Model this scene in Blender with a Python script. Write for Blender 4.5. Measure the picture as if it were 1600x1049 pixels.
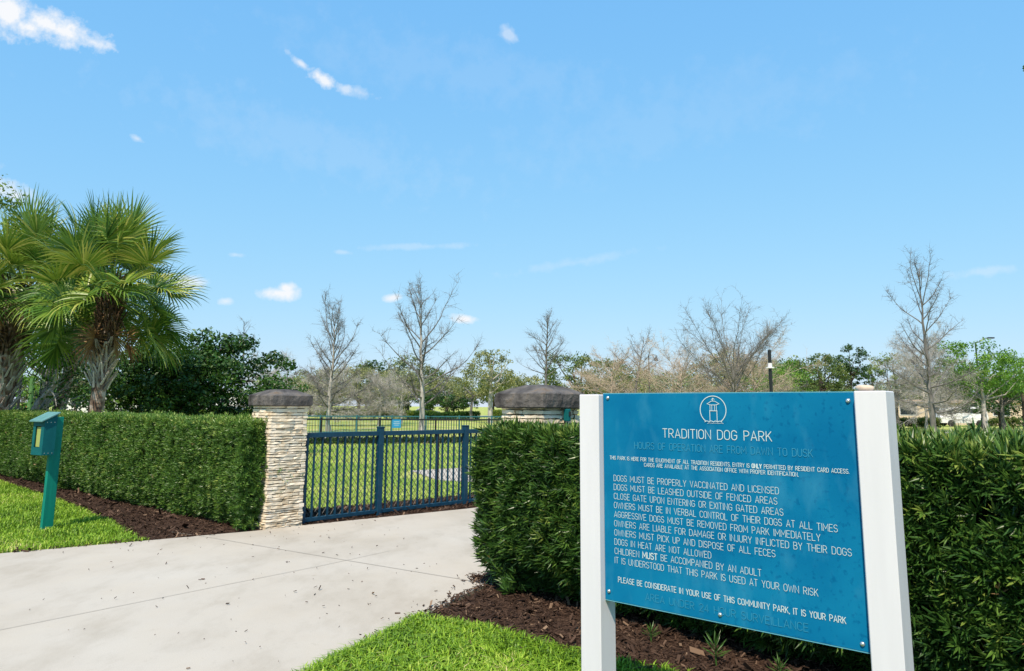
import bpy, math, random
import numpy as np
from mathutils import Vector

for o in list(bpy.data.objects):
    bpy.data.objects.remove(o)
SC = bpy.context.scene
COL = SC.collection
R = math.radians

# ------------------------------------------------------------------ camera
cam_d = bpy.data.cameras.new("camera")
cam = bpy.data.objects.new("camera", cam_d)
COL.objects.link(cam)
SC.camera = cam
cam_d.sensor_width = 36
cam_d.lens = 1155 / 1600 * 36
cam_d.shift_y = -(524.5 - 452) / 1600
cam_d.clip_start = 0.05
cam_d.clip_end = 6000
TH = math.atan((636 - 452) / 1155)
ROLL = R(0.45)
from mathutils import Matrix
cam.matrix_world = (Matrix.Translation((0, 0, 1.6)) @ Matrix.Rotation(R(90) + TH, 4, 'X') @ Matrix.Rotation(-ROLL, 4, 'Z').inverted())

# ------------------------------------------------------------------ sun, sky, exposure
SUN_EL, SUN_X, SUN_Y = R(53), -0.25, -0.97
h = math.hypot(SUN_X, SUN_Y)
to_sun = Vector((SUN_X / h * math.cos(SUN_EL), SUN_Y / h * math.cos(SUN_EL), math.sin(SUN_EL)))
sd = bpy.data.lights.new("sun", 'SUN')
sd.energy = 3.1
sd.angle = R(0.53)
sd.color = (1.0, 0.86, 0.69)
sun = bpy.data.objects.new("sun", sd)
COL.objects.link(sun)
sun.rotation_euler = (-to_sun).to_track_quat('-Z', 'Y').to_euler()
sun.location = (-20, -35, 60)

SC.view_settings.view_transform = 'Standard'
SC.view_settings.look = 'None'
SC.view_settings.exposure = 1.05
SC.view_settings.gamma = 1
SC.view_settings.use_curve_mapping = False
SC.cycles.max_bounces = 6
SC.cycles.transparent_max_bounces = 8
SC.cycles.use_denoising = True

W = bpy.data.worlds.new("World")
SC.world = W
W.use_nodes = True
wn, wl = W.node_tree.nodes, W.node_tree.links


def wmath(op, a, b=None, c=None, clamp=False):
    n = wn.new("ShaderNodeMath")
    n.operation = op
    n.use_clamp = clamp
    for i, x in enumerate((a, b, c)):
        if x is None:
            continue
        if isinstance(x, (int, float)):
            n.inputs[i].default_value = x
        else:
            wl.new(x, n.inputs[i])
    return n.outputs[0]


sky = wn.new("ShaderNodeTexSky")
sky.sky_type = 'NISHITA'
sky.sun_disc = False
sky.sun_elevation = SUN_EL
sky.sun_rotation = math.atan2(SUN_X, SUN_Y)
sky.air_density = 1.5
sky.dust_density = 0.0
sky.ozone_density = 3.0
sep = wn.new("ShaderNodeSeparateColor")
wl.new(sky.outputs[0], sep.inputs[0])
comb = wn.new("ShaderNodeCombineColor")
SKYK = 0.88
for i, (p, k) in enumerate(((0.62, 0.60), (0.36, 1.40), (0.13, 2.86))):
    wl.new(wmath('MULTIPLY', wmath('POWER', sep.outputs[i], p), k * SKYK), comb.inputs[i])
tcw = wn.new("ShaderNodeTexCoord")
nz = wn.new("ShaderNodeTexNoise")
nz.inputs['Scale'].default_value = 34
nz.inputs['Detail'].default_value = 9
nz.inputs['Roughness'].default_value = 0.62
wl.new(tcw.outputs['Generated'], nz.inputs['Vector'])


def cloud(el, az, w_, h_, amt, rough):
    """one small cloud at elevation/azimuth (degrees), half sizes in degrees"""
    e, a = R(el), R(az)
    c = Vector((math.sin(a) * math.cos(e), math.cos(a) * math.cos(e), math.sin(e)))
    rt = Vector((math.cos(a), -math.sin(a), 0))
    up = rt.cross(c)
    tl = R(rough[1])
    ax1 = rt * math.cos(tl) + up * math.sin(tl)
    ax2 = up * math.cos(tl) - rt * math.sin(tl)
    outs = []
    for v, s_ in ((ax1, R(w_)), (ax2, R(h_)), (c, 1)):
        d = wn.new("ShaderNodeVectorMath")
        d.operation = 'DOT_PRODUCT'
        wl.new(tcw.outputs['Generated'], d.inputs[0])
        d.inputs[1].default_value = v / s_
        outs.append(d.outputs['Value'])
    d2 = wmath('ADD', wmath('MULTIPLY', outs[0], outs[0]), wmath('MULTIPLY', outs[1], outs[1]))
    r_ = wmath('SQRT', d2)
    n_ = wmath('MULTIPLY', wmath('SUBTRACT', nz.outputs[0], 0.5), rough[0])
    m = wmath('MULTIPLY', wmath('SUBTRACT', wmath('ADD', 1.0, n_), r_), 1.25, clamp=True)
    m = wmath('MULTIPLY', m, wmath('GREATER_THAN', outs[2], 0.5))
    return wmath('MULTIPLY', m, amt)


total = None
for args in (
        (24.2, -33.8, 2.3, 1.15, 0.97, (3.0, -12)), (24.3, -36.3, 2.6, 1.6, 0.97, (3.0, -20)), (23.8, -31.3, 1.7, .75, 0.95, (3.0, -14)),
        (24.0, -15.3, 1.5, 0.6, 0.9, (3.0, -28)), (24.9, -17.0, 1.2, 0.35, 0.7, (3.0, -32)), (23.5, -13.6, 1.1, .5, .55, (3.2, -20)), (23.3, -12.2, 1.4, 0.5, 0.35, (3.6, -10)),
        (28.0, -0.4, 1.1, 0.6, 0.4, (3.2, -20)), (18.1, -28.0, 0.55, 0.28, 0.5, (2.6, -20)),
        (8.2, -17.7, 1.7, 0.62, 0.95, (2.0, 5)), (8.6, -17.3, 0.9, 0.62, 0.95, (2.0, 5)), (8.2, -9.2, 0.85, 0.36, 0.85, (2.0, 6)), (6.7, -3.6, 1.2, 0.42, 0.95, (2.0, -4)),
        (8.6, -24.5, 2.4, 0.6, 0.75, (2.4, 4)), (7.4, -21.3, 0.7, 0.36, 0.65, (2.2, 0)), (14.0, -36.4, 3.6, 1.0, 0.75, (2.8, -20)),
        (12.2, -7.1, 4.4, 0.30, 0.2, (3.0, 3)), (11.1, 5.0, 5.5, 0.45, 0.16, (3.0, 9)), (10.8, -20.8, .7, .2, .3, (3, 0)), (11.5, -13.2, .7, .2, .25, (3, 0)),
        (19.5, -16.5, 14.0, 2.6, 0.075, (3.2, -10)), (25.5, -4.5, 15.0, 2.6, 0.06, (3.2, -8)),
        (21.5, 12.0, 16.0, 3.2, 0.05, (3.2, 10)), (9.0, 33.0, 3.0, 0.4, 0.22, (3, 4))):
    m = cloud(*args)
    total = m if total is None else wmath('MAXIMUM', total, m)
mixc = wn.new("ShaderNodeMix")
mixc.data_type = 'RGBA'
wl.new(total, mixc.inputs['Factor'])
wl.new(comb.outputs[0], mixc.inputs[6])
mixc.inputs[7].default_value = (3.08, 3.12, 3.2, 1)
bg = wn["Background"]
wl.new(mixc.outputs[2], bg.inputs['Color'])
bg.inputs['Strength'].default_value = 0.15


# ================================================================== helpers
def link(o, parent=None):
    COL.objects.link(o)
    if parent is not None:
        o.parent = parent
    return o


def tag(o, label=None, cat=None, group=None, kind=None):
    if label:
        o["label"] = label
    if cat:
        o["category"] = cat
    if group:
        o["group"] = group
    if kind:
        o["kind"] = kind
    return o


def empty(name, loc=(0, 0, 0), rz=0, label=None, cat=None, group=None):
    o = bpy.data.objects.new(name, None)
    o.empty_display_size = 0.2
    o.location = loc
    o.rotation_euler = (0, 0, rz)
    link(o)
    return tag(o, label, cat, group)


def copy_tree(o, parent=None):
    c = o.copy()
    link(c, parent)
    for ch in [x for x in list(COL.objects) if x.parent == o]:
        copy_tree(ch, c)
    return c


class MB:
    """mesh builder over numpy arrays; faces of 3 or 4 corners, a float attribute 'var' per vertex"""

    def __init__(self):
        self.v, self.f, self.m, self.a, self.n = [], [], [], [], 0

    def add(self, v, f, mat=0, var=0.5):
        v = np.asarray(v, np.float32).reshape(-1, 3)
        f = np.asarray(f, np.int64)
        if f.ndim == 1:
            f = f[None, :]
        self.v.append(v)
        self.f.append(f + self.n)
        self.m.append(np.full(len(f), mat, np.int32))
        a = np.empty(len(v), np.float32)
        a[:] = var
        self.a.append(a)
        self.n += len(v)

    def box(self, lo, hi, mat=0, var=0.5, M=None, bev=0.0):
        x0, y0, z0 = lo
        x1, y1, z1 = hi
        if bev <= 0:
            v = np.array([(x, y, z) for z in (z0, z1) for y in (y0, y1) for x in (x0, x1)], float)
            f = [(0, 2, 3, 1), (4, 5, 7, 6), (0, 1, 5, 4), (2, 6, 7, 3), (0, 4, 6, 2), (1, 3, 7, 5)]
            if M is not None:
                v = xf(M, v)
            self.add(v, f, mat, var)
            return
        b = bev
        bm = []
        idx = {}
        V = []
        for sx in (0, 1):
            for sy in (0, 1):
                for sz in (0, 1):
                    X, Y, Z = (x0, x1)[sx], (y0, y1)[sy], (z0, z1)[sz]
                    dx, dy, dz = (b, -b)[sx], (b, -b)[sy], (b, -b)[sz]
                    for k, p in enumerate(((X, Y + dy, Z + dz), (X + dx, Y, Z + dz), (X + dx, Y + dy, Z))):
                        idx[sx, sy, sz, k] = len(V)
                        V.append(p)
        F4, F3 = [], []
        g = lambda a, b_, c, k: idx[a, b_, c, k]
        for s in (0, 1):
            F4.append([g(s, 0, 0, 0), g(s, 1, 0, 0), g(s, 1, 1, 0), g(s, 0, 1, 0)])
            F4.append([g(0, s, 0, 1), g(1, s, 0, 1), g(1, s, 1, 1), g(0, s, 1, 1)])
            F4.append([g(0, 0, s, 2), g(1, 0, s, 2), g(1, 1, s, 2), g(0, 1, s, 2)])
            for t in (0, 1):
                F4.append([g(s, t, 0, 0), g(s, t, 1, 0), g(s, t, 1, 1), g(s, t, 0, 1)])
                F4.append([g(s, 0, t, 0), g(s, 1, t, 0), g(s, 1, t, 2), g(s, 0, t, 2)])
                F4.append([g(0, s, t, 1), g(1, s, t, 1), g(1, s, t, 2), g(0, s, t, 2)])
                for u_ in (0, 1):
                    F3.append([g(s, t, u_, 0), g(s, t, u_, 1), g(s, t, u_, 2)])
        V = np.array(V, float)
        cen = V.mean(0)
        def fix(fs):
            out = []
            for q in fs:
                p = V[q]
                nrm = np.cross(p[1] - p[0], p[2] - p[0])
                out.append(q if nrm @ (p.mean(0) - cen) > 0 else q[::-1])
            return out
        F4, F3 = fix(F4), fix(F3)
        if M is not None:
            V = xf(M, V)
        n0 = self.n
        self.add(V, F4, mat, var)
        self.f.append(np.asarray(F3, np.int64) + n0)
        self.m.append(np.full(len(F3), mat, np.int32))

    def tube(self, pts, rad, sides=6, mat=0, var=0.5, cap=False):
        pts = np.asarray(pts, float)
        k = len(pts)
        rad = np.broadcast_to(np.asarray(rad, float), (k,))
        t = np.gradient(pts, axis=0)
        t /= np.linalg.norm(t, axis=1)[:, None] + 1e-9
        ref = np.array([0, 0, 1.0]) if abs(t[0, 2]) < 0.9 else np.array([1.0, 0, 0])
        a = np.cross(t, ref)
        a /= np.linalg.norm(a, axis=1)[:, None] + 1e-9
        b = np.cross(t, a)
        ang = np.arange(sides) * 2 * np.pi / sides
        ring = a[:, None] * np.cos(ang)[None, :, None] + b[:, None] * np.sin(ang)[None, :, None]
        v = pts[:, None] + ring * rad[:, None, None]
        i = np.arange(k - 1)[:, None] * sides
        j = np.arange(sides)[None]
        j2 = (j + 1) % sides
        f = np.stack([i + j, i + sides + j, i + sides + j2, i + j2], -1).reshape(-1, 4)
        self.add(v, f, mat, var)
        if cap and sides in (4,):
            n = self.n - k * sides
            self.f.append(np.array([[n, n + 1, n + 2, n + 3], [n + (k - 1) * sides + q for q in (3, 2, 1, 0)]]))
            self.m.append(np.full(2, mat, np.int32))
        elif cap:
            c0 = self.n
            self.add(pts[[0, -1]], np.zeros((0, 3), int), mat, var)
            n = c0 - k * sides
            e = n + (k - 1) * sides
            F3 = [(c0, n + q, n + (q + 1) % sides) for q in range(sides)] + [(c0 + 1, e + (q + 1) % sides, e + q) for q in range(sides)]
            self.f.append(np.array(F3))
            self.m.append(np.full(len(F3), mat, np.int32))

    def cones(self, P, Q, r, mat=0, var=0.5):
        """many thin three sided spikes P -> Q"""
        P, Q = np.asarray(P, float), np.asarray(Q, float)
        if len(P) == 0:
            return
        t = Q - P
        t /= np.linalg.norm(t, axis=1)[:, None] + 1e-9
        ref = np.where(np.abs(t[:, 2:3]) < 0.9, np.array([[0, 0, 1.0]]), np.array([[1.0, 0, 0]]))
        a = np.cross(t, ref)
        a /= np.linalg.norm(a, axis=1)[:, None] + 1e-9
        b = np.cross(t, a)
        r = np.broadcast_to(np.asarray(r, float), (len(P),))[:, None]
        V = np.stack([P + a * r, P + (-a * .5 + b * .87) * r, P + (-a * .5 - b * .87) * r, Q], 1)
        i = np.arange(len(P))[:, None] * 4
        f = np.concatenate([i + np.array([[0, 1, 3]]), i + np.array([[1, 2, 3]]), i + np.array([[2, 0, 3]])])
        self.add(V, f, mat, var)

    def inst(self, T, F, P, M, S=None, mat=0, var=0.5):
        """template verts T, faces F placed at P with 3x3 matrices M"""
        k = len(P)
        V = np.einsum('kij,nj->kni', M, T)
        if S is not None:
            V = V * np.asarray(S).reshape(k, 1, 1)
        V = V + P[:, None]
        F = np.asarray(F)
        f = (np.arange(k)[:, None, None] * len(T) + F[None]).reshape(-1, F.shape[1])
        var = np.broadcast_to(np.asarray(var, float).reshape(-1, 1), (k, len(T))).ravel() if np.ndim(var) else var
        self.add(V, f, mat, var)

    def build(self, name, mats, parent=None, smooth=False):
        me = bpy.data.meshes.new(name)
        V = np.concatenate(self.v).astype(np.float32)
        me.vertices.add(len(V))
        me.vertices.foreach_set('co', V.ravel())
        ls, lt, li = [], [], []
        c = 0
        for f in self.f:
            if len(f) == 0:
                continue
            k = f.shape[1]
            ls.append(c + np.arange(len(f)) * k)
            lt.append(np.full(len(f), k))
            li.append(f.ravel())
            c += len(f) * k
        mi = np.concatenate([m for m, f in zip(self.m, self.f)] or [np.zeros(0)])
        ls, li = np.concatenate(ls), np.concatenate(li)
        me.loops.add(len(li))
        me.loops.foreach_set('vertex_index', li.astype(np.int32))
        me.polygons.add(len(ls))
        me.polygons.foreach_set('loop_start', ls.astype(np.int32))
        me.update(calc_edges=True)
        mats = mats if isinstance(mats, (list, tuple)) else [mats]
        for m in mats:
            me.materials.append(m)
        if len(mats) > 1:
            me.polygons.foreach_set('material_index', mi.astype(np.int32))
        me.polygons.foreach_set('use_smooth', np.full(len(ls), bool(smooth)))
        at = me.attributes.new('var', 'FLOAT', 'POINT')
        at.data.foreach_set('value', np.concatenate(self.a).astype(np.float32))
        me.validate()
        o = bpy.data.objects.new(name, me)
        return link(o, parent)


def fixmi(mb):
    return mb


def xf(M, v):
    v = np.asarray(v, float)
    M = np.array(M)
    return v @ M[:3, :3].T + M[:3, 3]


def rotz(a, loc=(0, 0, 0)):
    c, s = math.cos(a), math.sin(a)
    return np.array([[c, -s, 0, loc[0]], [s, c, 0, loc[1]], [0, 0, 1, loc[2]], [0, 0, 0, 1.0]])


def frames(axis, rng, spin=None):
    """3x3 matrices whose local z is axis, random spin about it"""
    z = axis / (np.linalg.norm(axis, axis=1)[:, None] + 1e-9)
    ref = np.where(np.abs(z[:, 2:3]) < 0.95, np.array([[0, 0, 1.0]]), np.array([[1.0, 0, 0]]))
    x = np.cross(ref, z)
    x /= np.linalg.norm(x, axis=1)[:, None] + 1e-9
    y = np.cross(z, x)
    a = rng.uniform(0, 2 * np.pi, len(z)) if spin is None else spin
    c, s = np.cos(a)[:, None], np.sin(a)[:, None]
    X, Y = x * c + y * s, -x * s + y * c
    return np.stack([X, Y, z], -1)


# ------------------------------------------------------------------ materials
def new_mat(name):
    m = bpy.data.materials.new(name)
    m.use_nodes = True
    return m, m.node_tree.nodes, m.node_tree.links, m.node_tree.nodes["Principled BSDF"]


def c4(c):
    return (c[0], c[1], c[2], 1)


def pmat(name, cols, scale=5, rough=0.7, bump=0.0, bscale=None, detail=6, metal=0.0, spec=0.4, stretch=None, coord='Object', pos=None, var_amt=0.0, bdist=0.01):
    """noise between the colours in cols, optional bump, optional darkening/lightening per piece from 'var'"""
    m, n, l, b = new_mat(name)
    tc = n.new("ShaderNodeTexCoord")
    src = tc.outputs[coord]
    if stretch:
        mp = n.new("ShaderNodeMapping")
        mp.inputs['Scale'].default_value = stretch
        l.new(src, mp.inputs[0])
        src = mp.outputs[0]
    t = n.new("ShaderNodeTexNoise")
    t.inputs['Scale'].default_value = scale
    t.inputs['Detail'].default_value = detail
    l.new(src, t.inputs['Vector'])
    r = n.new("ShaderNodeValToRGB")
    e = r.color_ramp.elements
    while len(e) < len(cols):
        e.new(0.5)
    for i, c in enumerate(cols):
        e[i].position = (pos[i] if pos else 0.32 + 0.36 * i / max(1, len(cols) - 1))
        e[i].color = c4(c)
    fac = t.outputs[0]
    if var_amt:
        a = n.new("ShaderNodeAttribute")
        a.attribute_name = 'var'
        mm = n.new("ShaderNodeMath")
        mm.operation = 'MULTIPLY_ADD'
        mm.inputs[1].default_value = var_amt
        mm.inputs[2].default_value = -0.5 * var_amt
        l.new(a.outputs['Fac'], mm.inputs[0])
        ad = n.new("ShaderNodeMath")
        l.new(mm.outputs[0], ad.inputs[0])
        l.new(fac, ad.inputs[1])
        fac = ad.outputs[0]
    l.new(fac, r.inputs[0])
    l.new(r.outputs[0], b.inputs['Base Color'])
    b.inputs['Roughness'].default_value = rough
    b.inputs['Metallic'].default_value = metal
    b.inputs['Specular IOR Level'].default_value = spec
    if bump:
        t2 = n.new("ShaderNodeTexNoise")
        t2.inputs['Scale'].default_value = bscale or scale * 4
        t2.inputs['Detail'].default_value = 8
        l.new(src, t2.inputs['Vector'])
        bp = n.new("ShaderNodeBump")
        bp.inputs['Strength'].default_value = bump
        bp.inputs['Distance'].default_value = bdist
        l.new(t2.outputs[0], bp.inputs['Height'])
        l.new(bp.outputs[0], b.inputs['Normal'])
    return m


def leafmat(name, cols, trans=0.25, rough=0.42, spec=0.35, pos=None):
    """foliage: colour from the per leaf 'var' attribute, some light through the blade"""
    m, n, l, b = new_mat(name)
    a = n.new("ShaderNodeAttribute")
    a.attribute_name = 'var'
    r = n.new("ShaderNodeValToRGB")
    e = r.color_ramp.elements
    while len(e) < len(cols):
        e.new(0.5)
    for i, c in enumerate(cols):
        e[i].position = pos[i] if pos else i / max(1, len(cols) - 1)
        e[i].color = c4(c)
    l.new(a.outputs['Fac'], r.inputs[0])
    l.new(r.outputs[0], b.inputs['Base Color'])
    b.inputs['Roughness'].default_value = rough
    b.inputs['Specular IOR Level'].default_value = spec
    if trans:
        t = n.new("ShaderNodeBsdfTranslucent")
        l.new(r.outputs[0], t.inputs['Color'])
        mx = n.new("ShaderNodeMixShader")
        mx.inputs[0].default_value = trans
        l.new(b.outputs[0], mx.inputs[1])
        l.new(t.outputs[0], mx.inputs[2])
        l.new(mx.outputs[0], n["Material Output"].inputs[0])
    return m


def flat(name, c, rough=0.5, metal=0.0, spec=0.5):
    return pmat(name, [tuple(x * 0.93 for x in c), c], scale=9, rough=rough, metal=metal, spec=spec)


M = {}
def concrete_mat():
    m, n, l, b = new_mat('concrete')
    tc = n.new("ShaderNodeTexCoord")

    def nse(sc, det, st=None, rgh=.6):
        t = n.new("ShaderNodeTexNoise")
        t.inputs['Scale'].default_value = sc
        t.inputs['Detail'].default_value = det
        t.inputs['Roughness'].default_value = rgh
        src = tc.outputs['Object']
        if st:
            mp = n.new("ShaderNodeMapping")
            mp.inputs['Scale'].default_value = st
            mp.inputs['Rotation'].default_value = (0, 0, .75)
            l.new(src, mp.inputs[0])
            src = mp.outputs[0]
        l.new(src, t.inputs['Vector'])
        return t.outputs[0]

    def ramp(f, stops):
        r = n.new("ShaderNodeValToRGB")
        e = r.color_ramp.elements
        while len(e) < len(stops):
            e.new(.5)
        for q, (p, c) in zip(e, stops):
            q.position, q.color = p, c4(c)
        l.new(f, r.inputs[0])
        return r.outputs[0]

    def mul(a, c):
        x = n.new("ShaderNodeMix")
        x.data_type = 'RGBA'
        x.blend_type = 'MULTIPLY'
        x.inputs['Factor'].default_value = 1
        l.new(a, x.inputs[6])
        l.new(c, x.inputs[7])
        return x.outputs[2]

    base = ramp(nse(.5, 8), [(.3, (.370, .334, .28)), (.5, (.43, .395, .342)), (.7, (.455, .427, .38))])
    stain = ramp(nse(2.1, 9, (1, .45, 1), .68), [(.30, (.86, .85, .83)), (.50, (1, 1, 1)), (.72, (1.03, 1.02, 1.0))])
    grain = ramp(nse(150, 4), [(.3, (.90, .90, .90)), (.7, (1.07, 1.07, 1.07))])
    drip = ramp(nse(9, 10, None, .75), [(.26, (.80, .78, .75)), (.40, (1, 1, 1))])
    l.new(mul(mul(mul(base, stain), grain), drip), b.inputs['Base Color'])
    b.inputs['Roughness'].default_value = .92
    b.inputs['Specular IOR Level'].default_value = .2
    bp = n.new("ShaderNodeBump")
    bp.inputs['Strength'].default_value = .35
    bp.inputs['Distance'].default_value = .003
    l.new(nse(240, 6, (1, .12, 1)), bp.inputs['Height'])
    l.new(bp.outputs[0], b.inputs['Normal'])
    return m


M['concrete'] = concrete_mat()
M['groove'] = flat('groove', (.33, .303, .262), 0.95)
M['mulch'] = pmat('mulch', [(.018, .010, .007), (.055, .032, .022), (.11, .07, .05)], scale=55, rough=0.95, bump=0.9, bscale=60, pos=[.35, .5, .72], bdist=0.03, spec=0.1)
M['chip'] = leafmat('chip', [(.02, .011, .008), (.05, .03, .021), (.09, .055, .038), (.22, .15, .10)], trans=0, rough=0.9, spec=0.15, pos=[0, .4, .85, 1])
M['turf'] = pmat('turf', [(0.069, 0.0978, 0.0161), (0.1265, 0.1725, 0.0253), (0.1955, 0.1955, 0.0575)], scale=0.9, rough=0.95, bump=0.8, bscale=90, pos=[.3, .5, .75], detail=10, bdist=0.03, spec=0.1)
M['park_turf'] = pmat('park_turf', [(0.22, 0.308, 0.055), (0.352, 0.396, 0.099), (0.484, 0.429, 0.198)], scale=0.35, rough=0.95, bump=0.8, bscale=40, pos=[.34, .5, .66], detail=12, bdist=0.03, spec=0.1)
M['blade'] = leafmat('blade', [(0.061, 0.1403, 0.0122), (0.2318, 0.4148, 0.0244), (0.4392, 0.5734, 0.0732), (0.5856, 0.5124, 0.244)], trans=0.3, rough=0.5, pos=[0, .5, .9, 1])
M['park_blade'] = leafmat('park_blade', [(0.2012, 0.3594, 0.0431), (0.3737, 0.5175, 0.0862), (0.5462, 0.6038, 0.1581), (0.7188, 0.6181, 0.3162)], trans=0.3, rough=0.5, pos=[0, .45, .8, 1])
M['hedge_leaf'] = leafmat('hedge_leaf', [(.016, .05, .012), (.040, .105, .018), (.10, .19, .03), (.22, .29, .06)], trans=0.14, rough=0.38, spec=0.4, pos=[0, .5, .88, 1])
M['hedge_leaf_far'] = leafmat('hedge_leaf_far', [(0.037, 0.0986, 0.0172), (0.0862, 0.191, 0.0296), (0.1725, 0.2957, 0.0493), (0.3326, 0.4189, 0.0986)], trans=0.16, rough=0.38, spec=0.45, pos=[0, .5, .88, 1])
M['dead_leaf'] = leafmat('dead_leaf', [(.12, .06, .025), (.28, .16, .07), (.40, .29, .15)], trans=.15)
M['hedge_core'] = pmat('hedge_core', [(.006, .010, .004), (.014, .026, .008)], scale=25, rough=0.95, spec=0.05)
M['stem'] = pmat('stem', [(.05, .035, .025), (.11, .085, .065)], scale=30, rough=0.9)
M['stone'] = pmat('stone', [(.50, .39, .25), (.68, .57, .42), (.76, .67, .53), (.78, .70, .59)], scale=7, rough=0.9, bump=0.5, bscale=55, pos=[.22, .40, .55, .75], var_amt=0.22, bdist=0.006, spec=0.2)
M['mortar'] = pmat('mortar', [(.07, .055, .038), (.12, .095, .07)], scale=30, rough=0.95)
M['cap'] = pmat('cap', [(.026, .024, .024), (.070, .065, .063), (.125, .116, .110), (.15, .11, .075)], scale=5.5, rough=0.85, bump=0.9, bscale=22, pos=[.3, .45, .6, .74], bdist=0.02, detail=10, spec=0.25)
M['blue_metal'] = pmat('blue_metal', [(.003, .030, .062), (.006, .045, .085)], scale=14, rough=0.45, spec=0.25)
M['dark_metal'] = flat('dark_metal', (.012, .018, .026), 0.4)
M['black_metal'] = flat('black_metal', (.008, .009, .012), 0.4)
M['teal_metal'] = flat('teal_metal', (.025, .12, .14), 0.4)
M['white_paint'] = pmat('white_paint', [(.60, .60, .645), (.635, .635, .68)], scale=3, rough=0.45, stretch=(6, 6, .6), bump=0.08, bscale=30, bdist=0.002)
M['panel_edge'] = flat('panel_edge', (.10, .35, .46), 0.4)
M['letter'] = flat('letter', (.50, .61, .64), 0.5)
M['relief'] = flat('relief', (.022, .235, .40), 0.5)
M['steel'] = flat('steel', (.55, .62, .66), 0.3, metal=0.8)
M['green_plastic'] = pmat('green_plastic', [(.003, .17, .125), (.005, .22, .16)], scale=6, rough=0.55, spec=.2, stretch=(4, 4, .5), bump=0.1, bscale=60, bdist=0.002)
M['green_box'] = pmat('green_box', [(.003, .085, .095), (.005, .11, .12)], scale=8, rough=0.6, spec=.15)
M['green_roof'] = pmat('green_roof', [(.07, .19, .18), (.12, .26, .25)], scale=8, rough=0.5)
M['bagroll'] = flat('bagroll', (.30, .36, .10), 0.6)
M['palm_leaf'] = leafmat('palm_leaf', [(.022, .075, .014), (.07, .16, .02), (.19, .28, .035), (.42, .42, .10)], trans=0.22, rough=0.38, spec=0.4, pos=[0, .4, .75, 1])
M['palm_boot'] = pmat('palm_boot', [(.20, .17, .14), (.42, .38, .33), (.60, .56, .50)], scale=9, rough=0.9, bump=0.5, bscale=40, pos=[.25, .5, .75], var_amt=0.5, stretch=(1, 1, .3))
M['palm_brown'] = pmat('palm_brown', [(.022, .013, .008), (.07, .04, .022), (.16, .10, .06)], scale=12, rough=0.95, bump=0.6, bscale=45, pos=[.3, .5, .75], var_amt=0.4)
M['palm_trunk'] = pmat('palm_trunk', [(.08, .045, .03), (.24, .16, .11), (.46, .39, .33)], scale=7, rough=0.95, bump=0.9, bscale=18, pos=[.35, .5, .65], bdist=0.03)
M['bark_pale'] = pmat('bark_pale', [(0.2094, 0.1971, 0.1786), (0.4435, 0.425, 0.3942)], scale=6, rough=0.9, bump=0.4, bscale=30, stretch=(1, 1, .3))
M['bark_grey'] = pmat('bark_grey', [(.075, .072, .07), (.18, .172, .163)], scale=6, rough=0.9, bump=0.4, bscale=30, stretch=(1, 1, .3))
M['bark_tan'] = pmat('bark_tan', [(0.26, 0.2015, 0.156), (0.52, 0.4355, 0.351)], scale=6, rough=0.9)
M['bark_dark'] = pmat('bark_dark', [(.035, .027, .022), (.10, .08, .065)], scale=6, rough=0.9, bump=0.5, bscale=25, stretch=(1, 1, .3))
M['leaf_dark'] = leafmat('leaf_dark', [(.009, .032, .006), (.026, .076, .011), (.075, .165, .022)], trans=0.15, rough=0.42, spec=0.3)
M['leaf_oak'] = leafmat('leaf_oak', [(0.031, 0.0621, 0.0155), (0.0949, 0.1518, 0.031), (0.207, 0.2415, 0.0604)], trans=0.25)
M['leaf_pine'] = leafmat('leaf_pine', [(0.018, 0.045, 0.018), (0.042, 0.093, 0.027), (0.0825, 0.15, 0.0375)], trans=0.15)
M['leaf_lime'] = leafmat('leaf_lime', [(0.0375, 0.1125, 0.015), (0.1125, 0.2475, 0.024), (0.225, 0.36, 0.045)], trans=0.3)
M['leaf_olive'] = leafmat('leaf_olive', [(0.0844, 0.1125, 0.0375), (0.2063, 0.2344, 0.0788), (0.3562, 0.3375, 0.1406)], trans=0.25)
M['leaf_bush'] = leafmat('leaf_bush', [(0.033, 0.0825, 0.015), (0.1125, 0.1875, 0.0225), (0.255, 0.3, 0.0375)], trans=0.2)
M['leaf_far'] = leafmat('leaf_far', [(0.078, 0.1209, 0.0585), (0.1658, 0.2145, 0.0975), (0.2925, 0.312, 0.156)], trans=0.2)
M['asphalt'] = pmat('asphalt', [(.30, .29, .27), (.38, .365, .34)], scale=3, rough=0.95)
M['glass_dark'] = flat('glass_dark', (.02, .028, .035), 0.1)
M['tyre'] = flat('tyre', (.012, .012, .012), 0.8)


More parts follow.
